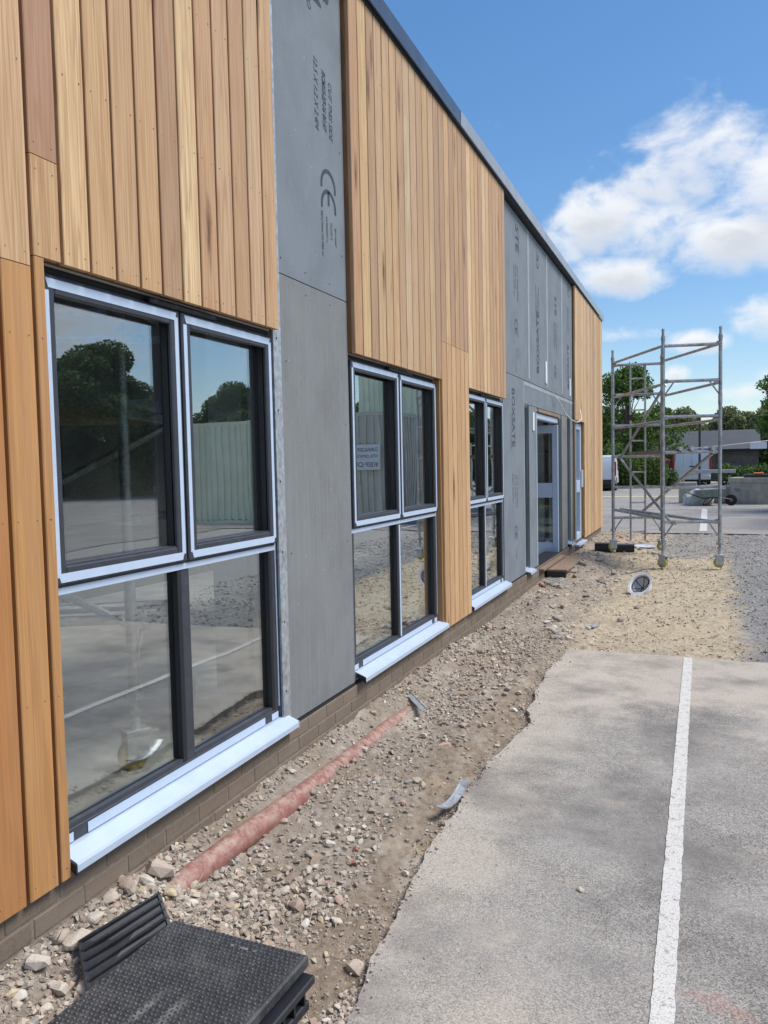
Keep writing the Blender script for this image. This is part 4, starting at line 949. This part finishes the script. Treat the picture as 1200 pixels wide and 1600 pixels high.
frag(1.00, 2.03, .05, (.42, .10, .06), 'bright red brick chip among the stones right of the black cover'); frag(.98, 1.93, .06, (.52, .24, .12), 'orange brick chip nearest the bottom edge right of the black cover')
# plank step by the door
st = thing('plank_step', 'grey timber step laid on a block in front of the open entrance', 'step', (.11, 11.5, H(.11, 11.5)), 0)
zt = .215-H(.11, 11.5)
for k in range(3): MB().bbox(-.12+.095*k, -.03+.095*k, -.85, .75, zt-.03, zt, .004).build('plank', 'plank', st)
MB().bbox(-.11, .14, -.86, -.78, zt-.16, zt-.031, .004).build('end_block', 'post', st); MB().bbox(-.11, .13, .5, .7, zt-.16, zt-.031, .004).build('end_block', 'plank', st)
# loose white cable on the wall
tag(MB().path([(-.03, 11.35, 2.62), (.02, 11.6, 2.52), (.06, 11.9, 2.36), (.08, 12.3, 2.29), (.09, 12.8, 2.27), (.08, 13.2, 2.30), (.07, 13.5, 2.36), (.02, 13.7, 2.52)], .008, 6).build('cable', 'cable', smooth=True), 'loose white cable hanging out of the grey panels above the door', 'cable')
# thin cord on the ground
pts = [(0.75+.07*i, 11.05+.13*i+.06*math.sin(i*1.3), 0) for i in range(9)]
tag(MB().path([(x, y, H(x, y)+.012) for x, y, _ in pts], .004, 5).build('cord', 'black_plastic', smooth=True), 'thin dark cord trailing over the sand to the scaffold wheel', 'cord')
# black checkered cover on its ribbed frame
z0 = .085
cov = thing('access_cover', 'black chequered access cover resting on a ribbed black frame in the foreground', 'access cover', (.60, 1.70, z0), R(-1))
cr = [(-.27, .295), (.25, .345), (.27, -.45), (-.30, -.45)]   # outline (leaning quadrilateral seen from above)
cr = [(-.255, .33), (.255, .33), (.255, -.33), (-.255, -.33)]
cov.location = (.605, 1.70, z0); cov.rotation_euler = (R(1.2), R(-1.2), R(-3.5))
MB().bbox(-.255, .255, -.33, .33, .075, .112, .006).build('cover_plate', 'cover', cov)
st_ = MB()
for i in range(33):
    for j in range(43):
        x = -.245+i*.0154+(.0077 if j % 2 else 0); y = -.32+j*.0152
        if x > .246: continue
        a = .0033; rot = (i+j) % 2
        w, l = (.0058, .0034) if rot else (.0034, .0058)
        st_.add([(x-w, y-l, .112), (x+w, y-l, .112), (x+w, y+l, .112), (x-w, y+l, .112), (x-w*.4, y-l*.4, .1148), (x+w*.4, y-l*.4, .1148), (x+w*.4, y+l*.4, .1148), (x-w*.4, y+l*.4, .1148)], [(4, 5, 6, 7), (0, 1, 5, 4), (1, 2, 6, 5), (2, 3, 7, 6), (3, 0, 4, 7)])
s = st_.build('tread_studs', 'cover_stud', cov); s['kind'] = 'stuff'
MB().tube((.015, .28, .112), (.015, .28, .1155), .006, n=8).tube((.095, .28, .112), (.095, .28, .1155), .006, n=8).bbox(.04, .07, .275, .285, .112, .1155, .001).build('lifting_key', 'cover_scuff', cov)
fr = MB().bbox(-.24, .285, -.36, .31, .045, .07, .004).bbox(-.235, .27, -.35, .295, -.03, .0, .004)
fr.build('frame_rim', 'black_plastic', cov)
rb = MB()
for k in range(12): rb.bbox(.252, .272, -.34+k*.055, -.332+k*.055, 0, .045, .001); rb.bbox(-.22+k*.042, -.212+k*.042, .285, .30, 0, .045, .001)
rb.box(-.22, .25, -.33, .28, .0, .045).build('frame_rib', 'black_plastic', cov)
# ribbed black wedge
w0 = [Vector(p) for p in ((.085, 1.925, .130), (.185, 2.20, .165), (.30, 2.12, .085), (.235, 1.80, .070))]
A_, B_, C2, D2 = w0
nrm = (B_-A_).cross(D2-A_).normalized()
if nrm.z < 0: nrm = -nrm
wd = thing('ribbed_wedge', 'black ribbed plastic piece leaning behind the access cover', 'plastic piece', (.17, 2.0, .06))
O_ = Vector((.17, 2.0, .06)); loc = lambda p: p-O_
vs = [loc(p) for p in w0]+[loc(p-nrm*.012) for p in w0]
MB().add(vs, [(0, 1, 2, 3), (7, 6, 5, 4), (0, 4, 5, 1), (1, 5, 6, 2), (2, 6, 7, 3), (3, 7, 4, 0)]).build('plate', 'black_plastic', wd)
for k in range(6):
    t = k/5; a = A_.lerp(D2, t*.96+.02); b = B_.lerp(C2, t*.96+.02)
    MB().path([loc(a+nrm*.002), loc(b+nrm*.002)], .0075, 4).build('rib', 'black_plastic', wd)
MB().path([loc(A_), loc(D2)], .008, 4).build('rim', 'black_plastic', wd); MB().path([loc(B_), loc(C2)], .008, 4).build('rim', 'black_plastic', wd)

# ================================================================== vegetation
def leaves(name, centres, nper, leaf, mat, parent=None, kind=None, flat=1.0):
    """centres: list (x,y,z,rx,ry,rz)"""
    Ps = []; 
    for (x, y, z, rx, ry, rz) in centres:
        n = int(nper*rx*ry**.5*rz); d = RNG.normal(size=(n, 3)); d /= np.linalg.norm(d, axis=1)[:, None]; r = RNG.random(n)**.45
        Ps.append(d*r[:, None]*np.array([rx, ry, rz])+np.array([x, y, z]))
    P = np.concatenate(Ps); n = len(P)
    a = RNG.normal(size=(n, 3)); a /= np.linalg.norm(a, axis=1)[:, None]; b = np.cross(a, RNG.normal(size=(n, 3))); b /= np.linalg.norm(b, axis=1)[:, None]
    s = leaf*(.6+.8*RNG.random(n))[:, None]
    V = np.stack([P-a*s, P+b*s*.55, P+a*s, P-b*s*.55], 1).reshape(-1, 3); F = np.arange(4*n).reshape(-1, 4)
    t = np.repeat(RNG.random(n)[:, None], 3, 1)*.9; t = np.repeat(t, 4, 0)
    me = fast_mesh(name, V, F, mat, t); o = link(name, me, parent)
    if kind: o['kind'] = kind
    return o
def tree(name, label, x, y, h, cr, cz0, mat='leaf', nper=700, leaf=.16, group=None, seed=0, ncl=26):
    rg = random.Random(seed); zb = float(gbase(x, y)); t = thing(name, label, 'tree', (x, y, zb), 0, group)
    cl = []; br = MB(); br.path([(0, 0, 0), (.05, 0, h*.3), (-.05, .05, h*.6), (0, 0, h*.85)], [.14*h/7, .11*h/7, .07*h/7, .02], 8)
    for k in range(ncl):
        a = rg.uniform(0, 2*PI); u = rg.uniform(0, 1); zz = cz0+(h-cz0)*(u*.93+.04); wr = math.sin(PI*min(.97, .18+u*.8))**.7; r = cr*wr*rg.uniform(.25, .95)
        q = (r*math.cos(a), r*math.sin(a), zz); s = cr*rg.uniform(.2, .36)
        cl.append((*q, s, s, s*.75)); br.path([(0, 0, max(.2*h, zz*.55)), (q[0]*.5, q[1]*.5, zz*.85), q], [.05*h/7, .03*h/7, .008], 5)
    br.build('trunk', 'bark', t); leaves('crown', cl, nper, leaf, mat, t); return t
tree('tree', 'leafy green tree behind the scaffold tower beside the building corner', -1.9, 45, 6.3, 2.5, .6, seed=3, nper=1500, leaf=.085, ncl=44)
tree('tree', 'green tree left of the shed roof behind the hedge', -.6, 52, 4.6, 1.9, .6, seed=5, nper=1300, leaf=.09, ncl=26)
tree('tree', 'tall loose tree at the right edge rising above the shed', 5.9, 50, 6.7, 1.6, 2.4, seed=8, nper=1300, leaf=.09, ncl=22)
tree('tree', 'round green tree just behind the right end of the shed', 7.0, 61, 5.2, 2.8, .5, seed=9, nper=900, leaf=.13, ncl=34, mat='leaf')
# long hedge in the car park
hd = leaves('hedge', [(-4.2+i*.5, 43+random.uniform(-.2, .2), float(gbase(-4, 43))+.8, .5, .6, random.uniform(.7, .95)) for i in range(9)], 5200, .06, 'leaf')
tag(hd, 'clipped green hedge between the white car and the silver van', 'hedge')
hd = leaves('shrub', [(-.05+i*.4, 45.5, float(gbase(1, 40))+.45, .35, .4, random.uniform(.5, .7)) for i in range(2)], 5200, .06, 'leaf_dark'); tag(hd, 'low dark shrub left of the silver van', 'shrub')
hd = leaves('shrub', [(3.0+i*.6, 46, float(gbase(3, 39))+.55, .5, .5, random.uniform(.5, .75)) for i in range(8)], 3600, .07, 'leaf'); tag(hd, 'row of green shrubs behind the concrete ring', 'shrub')
# wooded skyline
cl = []
for i in range(90):
    x = -60+i*1.9+random.uniform(-1, 1); yv = 92+random.uniform(-5, 5); hh = 6.6+1.6*mnoise.noise((x*.09, 3, 0))+random.uniform(-.8, .8) - (.8 if -4 < x < 6 else 0)
    cl.append((x, yv, .4+hh*.47, 2.2, 2.0, hh*.55))
w = leaves('woodland', cl, 700, .2, 'leaf_olive'); w['kind'] = 'stuff'
# eastern trees: seen mirrored in the panes
e0 = tree('tree', 'broad dark tree beyond the car park, seen mirrored in the nearest window', 30, 36, 8.2, 4.6, .3, 'leaf_dark', 1500, .11, 'trees mirrored in the windows', 21, 60)
hd = leaves('hedge', [(24+i*1.25, 44-i*.95+random.uniform(-.5, .5), 1.0, 1.5, 1.5, random.uniform(1.2, 1.7)) for i in range(18)], 700, .11, 'leaf_dark'); tag(hd, 'dark hedge along the far edge of the car park under the mirrored trees', 'hedge')
kk = ['tall dark tree east of the car park, first from the near end', 'spreading dark tree east of the car park behind the storage unit', 'dark tree at the far east corner of the car park', 'lower dark tree east of the car park beside the tall one', 'dark tree well behind the pale storage unit', 'dark tree beyond the near parking bays, southmost of the row']
for k, (x, y, s, rz) in enumerate([(38, 27, 1.05, 1), (23, 40, .72, 2), (17, 46, .62, 3), (37, 36, .9, 4), (12, 50, .55, 5), (41, 17, .9, .4)]):
    c = copy_tree(e0); c.location = (x, y, float(gbase(x, y))); c.scale = (s, s, s); c.rotation_euler = (0, 0, rz); c['label'] = kk[k]

# ================================================================== far things
def van(name, label, cat, x, y, rz, W, Hh, L, mat, kind='van', z=None):
    z = float(gbase(x, y))+.01 if z is None else z
    t = thing(name, label, cat, (x, y, z), rz); h = Hh
    # local: rear face at y=0 looking -y, body extends +y
    if kind == 'van': side = [(0, .42), (-.02, h*.5), (.05, h*.9), (.16, h), (L*.62, h*1.0), (L*.76, h*.78), (L*.97, h*.56), (L, h*.38), (L, .3), (0, .3)]
    else: side = [(0, .5), (.02, h*.62), (.35, h*.97), (.7, h), (L*.5, h), (L*.68, h*.66), (L*.97, h*.56), (L, .5), (L, .28), (0, .28)]
    bm = bmesh.new(); vs = [bm.verts.new((-W/2, a, b)) for a, b in side]; f = bm.faces.new(vs)
    g = bmesh.ops.extrude_face_region(bm, geom=[f]); 
    for v in [q for q in g['geom'] if isinstance(q, bmesh.types.BMVert)]: v.co.x += W
    for v in bm.verts:
        if v.co.z > h*.55: v.co.x *= 1-.13*(v.co.z-h*.55)/(h*.45)
    bmesh.ops.recalc_face_normals(bm, faces=bm.faces); bmesh.ops.bevel(bm, geom=list(bm.edges), offset=.06, segments=3, affect='EDGES')
    MB().frombm(bm).build('body', mat, t, smooth=True)
    for s in (-1, 1):
        MB().bbox(s*(W/2-.03)-.055, s*(W/2-.03)+.045, -.035, .05, h*.42, h*.82, .015).build('tail_light', 'tail', t)
        for yy in (L*.17, L*.8):
            wh = MB().lathe([(.0, -.1), (.28, -.1), (.33, -.07), (.33, .07), (.28, .1), (0, .1)], 18, Matrix.Translation((s*(W/2-.08), yy, .33)) @ Matrix.Rotation(PI/2, 4, 'Y')).build('wheel', 'tyre', t, smooth=True)
    MB().bbox(-W/2+.02, W/2-.02, -.07, .04, .3, .55, .03).build('bumper', 'black_plastic' if mat != 'silver_van' else mat, t)
    MB().bbox(-.26, .26, -.085, -.071, .6, .71, .004).build('number_plate', 'plate', t)
    MB().box(-.004, .004, -.028, -.015, .5, h*.92).build('door_seam', 'black', t)
    if kind == 'van': MB().bbox(-.12, .12, -.035, -.015, h*.50, h*.53, .004).build('handle', 'black', t); MB().bbox(-W*.3, W*.3, -.0, .03, .78, .8, .002).build('trim', 'galv', t)
    else: MB().bbox(-W*.36, W*.36, .14, .20, h*.66, h*.9, .01, Matrix.Rotation(-.0, 4, 'X')).build('rear_window', 'car_glass', t)
    MB().box(-W/2*.9, W/2*.9, .1, L-.1, .14, .3).build('underbody', 'black', t)
    for s in (-1, 1): MB().box(s*(W/2-.004)-.01, s*(W/2-.004)+.01, L*.62, L*.82, h*.58, h*.80).build('side_window', 'car_glass', t)
    return t
van('parked_van', 'silver van parked rear towards the scaffold in front of the shed', 'van', 1.32, 47.2, R(2), 1.95, 2.0, 4.9, 'silver_van')
van('parked_car', 'white small van at the building corner with a red tail lamp', 'van', -2.83, 39.3, R(3), 1.75, 1.72, 4.2, 'white_van')
van('parked_car', 'red car half hidden behind the hedge', 'car', -.62, 49, R(8), 1.75, 1.5, 4.1, 'red_car', 'car')
# shed
sh = thing('shed', 'low dark timber shed with a plain grey sheet roof behind the vans', 'shed', (2.0, 55, float(gbase(2, 55))))
z = 0
MB().box(-2.6, 3.0, 0, 5, 0, 2.05).build('wall_core', 'post', sh)
for k in range(13): 
    o = MB().bbox(-2.7, 3.1, -.03, -.002, .05+k*.152, .192+k*.152, .008).build('board', 'shed_wall', sh)
rp = [(-.35, 1.62), (2.6, 3.0), (5.4, 1.62), (5.4, 1.52), (2.6, 2.9), (-.35, 1.95)]
bm_ = MB().add([(-3.4, -.35, 1.95), (3.25, -.35, 1.95), (3.25, 1.6, 3.2), (-2.6, 1.6, 3.2), (-3.4, -.35, 2.03), (3.25, -.35, 2.03), (3.25, 1.6, 3.28), (-2.6, 1.6, 3.28)], [(0, 3, 2, 1), (4, 5, 6, 7), (0, 1, 5, 4), (1, 2, 6, 5), (2, 3, 7, 6), (3, 0, 4, 7)])
bm_.add([(3.25, 1.6, 3.2), (-2.6, 1.6, 3.2), (-2.6, 5, 2.0), (3.25, 5, 2.0)], [(0, 1, 2, 3)]).build('roof', 'shed_roof', sh)
sm = MB()
for k in range(22): 
    x0 = 3.2-k*.27
    sm.add([(x0, -.36, 2.035), (x0+.03, -.36, 2.035), (x0+.03, 1.58, 3.29), (x0, 1.58, 3.29), (x0, -.36, 2.045), (x0+.03, -.36, 2.045), (x0+.03, 1.58, 3.298), (x0, 1.58, 3.298)], [(0, 3, 2, 1), (4, 5, 6, 7), (0, 1, 5, 4), (1, 2, 6, 5), (2, 3, 7, 6), (3, 0, 4, 7)])
MB().box(-3.35, 3.2, -.38, -.352, 1.86, 2.02).build('gutter', 'black', sh)
MB().bbox(1.0, 1.6, -.06, -.032, .5, 1.2, .01).build('side_door', 'shed_wall', sh)
# lamp post
tag(MB().tube((1.74, 43.0, float(gbase(1.8, 43))), (1.74, 43.0, 3.75), .055, n=8).build('lamp_post', 'post'), 'thin black post standing in front of the silver van', 'post')
# green fence right
gf = thing('mesh_fence', 'green mesh fence at the right edge beyond the concrete ring', 'fence', (5.6, 48, float(gbase(5.6, 48))))
for k in range(7): MB().bbox(-.03+k*.7, .03+k*.7, -.03, .03, 0, 2.0, .004).build('post', 'rail', gf)
mb = MB()
for k in range(6):
    for j in range(9): mb.box(.04+k*.7, .66+k*.7, -.006, .006, .15+j*.2, .17+j*.2)
    for j in range(12): mb.box(.06+k*.7+j*.052, .066+k*.7+j*.052, -.004, .004, .1, 1.95)
p_ = mb.build('mesh_panel', 'green_fence', gf)
MB().box(0, 4.2, .05, .06, .1, 1.7).build('windbreak_sheet', 'green_fence', gf)
# tall sports fence behind the shed
sf = thing('wire_fence', 'tall thin wire fence rising behind the shed roof', 'fence', (1.5, 62, float(gbase(1.5, 62))))
for k in range(6): MB().tube((k*2.0, 0, 0), (k*2.0, 0, 3.0), .03, n=6).build('post', 'post', sf)
mb = MB()
for j in range(8): mb.box(0, 10, -.004, .004, 1.3+j*.24, 1.312+j*.24)
mb.build('wire', 'post', sf)
# barrier with sign
z = float(gbase(1.4, 26.8)); br = thing('car_park_barrier', 'long pale barrier rail with a white board above the wheelbarrow', 'barrier', (1.32, 28.4, z))
MB().path([(0, 0, 0), (0, 0, 1.66), (.03, .01, 1.78), (.14, .03, 1.83), (1.2, .3, 1.90), (2.6, .9, 2.04), (5.0, 1.8, 2.20)], .02, 8).build('rail', 'rail', br, smooth=True)
MB().bbox(2.05, 2.55, .64, .66, 1.78, 1.99, .004, None).build('board', 'sign_white', br)
MB().bbox(.62, .84, .0, .16, 1.74, 1.86, .01).build('hinge_box', 'galv', br)
MB().tube((5.0, 1.8, -.1), (5.0, 1.8, 2.3), .04, n=8).build('post', 'rail', br)
MB().bbox(.35, 1.6, .28, .34, 1.0, 1.12, .01).build('counterweight', 'galv', br)
# concrete ring with things on it
zr = float(gbase(3.6, 26)); ring = thing('concrete_ring', 'large pale concrete chamber ring standing in the car park', 'concrete ring', (3.80, 28.6, zr))
MB().lathe([(.82, 0), (1.06, 0), (1.06, .70), (1.11, .71), (1.11, .85), (.82, .85), (.82, 0)], 40).build('ring_wall', 'concrete', ring, smooth=True)
MB().lathe([(0, .845), (.9, .845), (.9, .80), (0, .80)], 30).build('ring_lid', 'concrete', ring)
tx = None
def front_text(s, p, size, rz, parent, mat='ink'):
    cu = bpy.data.curves.new('t', 'FONT'); cu.body = s; cu.size = size; cu.extrude = .001
    to = bpy.data.objects.new('tmp', cu); C.objects.link(to); me = bpy.data.meshes.new_from_object(to.evaluated_get(bpy.context.evaluated_depsgraph_get())); bpy.data.objects.remove(to)
    me.materials.clear(); me.materials.append(MT[mat]); o = link('printed_text', me, parent); o.location = p; o.rotation_euler = (PI/2, 0, rz); return o
front_text('2X1', (-.93, -.60, .42), .13, R(-52), ring)
MB().bbox(-.16, .16, -.12, .12, -.0, .04, .004)
o = tag(MB().bbox(-.45, .45, -.3, .3, 0, .10, .01).build('dark_tray', 'black_plastic'), 'flat black tray lying on top of the concrete ring', 'tray'); o.location = (3.6, 28.3, zr+.852)
o = tag(MB().bbox(-.15, .15, -.1, .1, 0, .06, .02).build('orange_block', 'orange'), 'small orange block on the black tray on the concrete ring', 'block'); o.location = (3.57, 28.2, zr+.954)
# concrete blocks and rubbish behind the barrow
zc = float(gbase(1.5, 27)); o = tag(MB().bbox(-.28, .28, -.3, .3, 0, .72, .02).build('concrete_block', 'concrete'), 'square concrete block left of the wheelbarrow', 'concrete block'); o.location = (1.45, 28.5, zc)
o = tag(MB().bbox(-.5, .5, -.35, .35, 0, .55, .05).build('concrete_block', 'concrete'), 'long low concrete block behind the wheelbarrow', 'concrete block'); o.location = (2.5, 28.9, zc)
bm = bmesh.new(); bmesh.ops.create_icosphere(bm, subdivisions=3, radius=1)
for v in bm.verts: v.co *= 1+.25*mnoise.noise(v.co*2.2); v.co.z = max(v.co.z, -.5); v.co = Vector((v.co.x*.45, v.co.y*.35, v.co.z*.34))
o = tag(MB().frombm(bm).build('rubble_bag', 'bag', smooth=True), 'slumped pale rubble bag beside the wheelbarrow', 'bag'); o.location = (1.78, 27.4, float(gbase(1.6, 27.4))+.17)
# wheelbarrow
zw = float(gbase(2.1, 24))+.012; wb = thing('wheelbarrow', 'grey-green wheelbarrow tipped beside the pale concrete ring', 'wheelbarrow', (2.12, 27.0, zw), 0)
top = [(-.42, -.33, .50), (.45, -.30, .55), (.45, .30, .55), (-.42, .33, .50)]; bot = [(-.1, -.2, .26), (.32, -.18, .28), (.32, .18, .28), (-.1, .2, .26)]
mb = MB(); mb.add(top+bot, [(0, 1, 5, 4), (1, 2, 6, 5), (2, 3, 7, 6), (3, 0, 4, 7), (4, 5, 6, 7)]); inn = [(x*.96, y*.95, z) for x, y, z in top]+[(x*.95, y*.9, z+.015) for x, y, z in bot]
mb.add(inn, [(4, 5, 1, 0), (5, 6, 2, 1), (6, 7, 3, 2), (7, 4, 0, 3), (7, 6, 5, 4)]).build('tray', 'barrow', wb)
MB().path(top+[top[0]], .016, 6).build('tray_rim', 'galv', wb)
MB().path([(.62, -.05, .2), (.3, -.15, .26), (-.2, -.24, .24), (-.75, -.28, .46)], .017, 6).path([(.62, .05, .2), (.3, .15, .26), (-.2, .24, .24), (-.75, .28, .46)], .017, 6).build('handle', 'post', wb)
MB().path([(-.1, -.22, .25), (-.22, -.24, .0), (-.12, -.24, .0), (.12, -.2, .26)], .014, 6).path([(-.1, .22, .25), (-.22, .24, .0), (-.12, .24, .0), (.12, .2, .26)], .014, 6).build('leg', 'post', wb)
MB().lathe([(.05, -.03), (.13, -.04), (.17, -.03), (.18, 0), (.17, .03), (.13, .04), (.05, .03)], 18, Matrix.Translation((.62, 0, .18)) @ Matrix.Rotation(PI/2, 4, 'X')).build('wheel', 'tyre', wb, smooth=True)
bm = bmesh.new(); bmesh.ops.create_icosphere(bm, subdivisions=2, radius=.3)
for v in bm.verts: v.co *= 1+.3*mnoise.noise(v.co*6); v.co.z *= .35
o = tag(MB().frombm(bm).build('cement_sack', 'bag', smooth=True), 'pale sack lying in the wheelbarrow tray', 'sack'); o.location = (2.13, 27.0, zw+.53)

# ================================================================== things mirrored in the glass
def container(name, label, x0, x1, y0, y1, h, mat, group=None):
    t = thing(name, label, 'storage unit', ((x0+x1)/2, (y0+y1)/2, float(gbase(x0, y0)))); W = (x1-x0)/2; L = (y1-y0)/2
    mb = MB(); mb.box(-W+.04, W-.04, -L+.04, L-.04, .12, h-.06); mb.build('body', mat, t)
    mb = MB()
    for sx in (-1, 1):
        for sy in (-1, 1): mb.bbox(sx*W-.06 if sx > 0 else -W, W if sx > 0 else -W+.06, L-.06 if sy > 0 else -L, L if sy > 0 else -L+.06, 0, h, .005)
    for zz in (.0, h-.1):
        mb.box(-W, W, -L+.005, -L+.05, zz+.002, zz+.098).box(-W, W, L-.05, L-.005, zz+.002, zz+.098).box(-W+.005, -W+.05, -L+.05, L-.05, zz+.002, zz+.098).box(W-.05, W-.005, -L+.05, L-.05, zz+.002, zz+.098)
    mb.build('corner_frame', mat, t)
    mb = MB(); n = int(2*W/.2)
    for k in range(n): xx = -W+.1+k*.2; mb.box(xx, xx+.1, -L+.008, -L+.042, .1, h-.1)
    n = int(2*L/.2)
    for k in range(n): yy = -L+.1+k*.2; mb.box(-W+.008, -W+.042, yy, yy+.1, .1, h-.1)
    mb.build('corrugation', mat, t); return t
ct = container('storage_container', 'pale grey steel container with a notice board, mirrored in the middle window', 5.2, 8.0, 18.8, 21.8, 2.9, 'grey_steel')
sg = thing('notice_board', 'white site notice fixed to the pale grey container', 'sign', (5.95, 18.765, 1.55))
MB().bbox(-.35, .35, -.012, 0, 0, .5, .003).build('board', 'sign_white', sg); sg.scale = (1.3, 1.3, 1.3)
front_text('DANGER', (-.3, -.0135, .36), .11, 0, sg); front_text('SITE OFFICE', (-.3, -.0135, .24), .085, 0, sg); front_text('KEEP OUT', (-.3, -.0135, .06), .13, 0, sg); MB().box(.2, .3, -.0135, -.0122, .36, .46).build('red_mark', 'sign_red', sg)
container('storage_container', 'tall pale green steel cabin behind the grey container', 5.45, 8.1, 23.4, 25.8, 4.4, 'cream')
container('storage_container', 'pale green container with its end mirrored at the right of the nearest window', 9.2, 11.7, 18.6, 24.6, 2.8, 'cream')
# barrier legs, tub, boards
o = thing('folding_barrier', 'yellow folding barrier with orange feet mirrored low in the middle window', 'barrier', (3.5, 11.2, float(gbase(3.5, 11.2))), .3)
for s in (-1, 1): MB().path([(s*.32, -.2, 0), (s*.28, 0, .95)], .025, 6).path([(s*.32, .2, 0), (s*.28, 0, .95)], .025, 6).build('leg', 'yellow', o); MB().bbox(s*.32-.05, s*.32+.05, -.26, -.16, 0, .05, .005).bbox(s*.32-.05, s*.32+.05, .16, .26, 0, .05, .005).build('foot', 'orange', o)
MB().bbox(-.36, .36, -.02, .02, .72, .92, .01).build('cross_board', 'yellow', o)
o = tag(MB().bbox(-.25, .25, -.18, .18, 0, .28, .03).build('plastic_tub', 'green_plastic'), 'bright green plastic tub standing against the pale green cabin', 'tub'); o.location = (6.0, 23.1, float(gbase(3.8, 23))+.02)
o = tag(MB().bbox(-.3, .3, -.03, .03, 0, 2.0, .01, Matrix.Rotation(-.14, 4, 'X')).build('dark_board', 'post'), 'tall dark board leaning on the pale green cabin', 'board'); o.location = (5.8, 23.1, float(gbase(4.1, 23)))
pile = thing('timber_pile', 'untidy pile of old timbers mirrored in the nearest window', 'timber pile', (8.8, 7.9, 0), .5)
rg = random.Random(4)
for k in range(26):
    a = rg.uniform(-.25, .25); zz = .05+(k//7)*.1; MB().bbox(-1.6, 1.6, -.06, .06, -.03, .03, .003, Matrix.Translation((rg.uniform(-.4, .4), (k % 7)*.28-.8, zz)) @ Matrix.Rotation(a, 4, 'Z')).build('timber', 'plank', pile)
# tower standing indoors behind the first window
it = copy_tree(tw); it['label'] = 'aluminium tower with a yellow castor standing indoors behind the nearest window'; it.location = (-.50, 2.93, .262); it.rotation_euler = (0, 0, R(96))
print('objects', len(bpy.data.objects), 'polys', sum(len(m.polygons) for m in bpy.data.meshes))
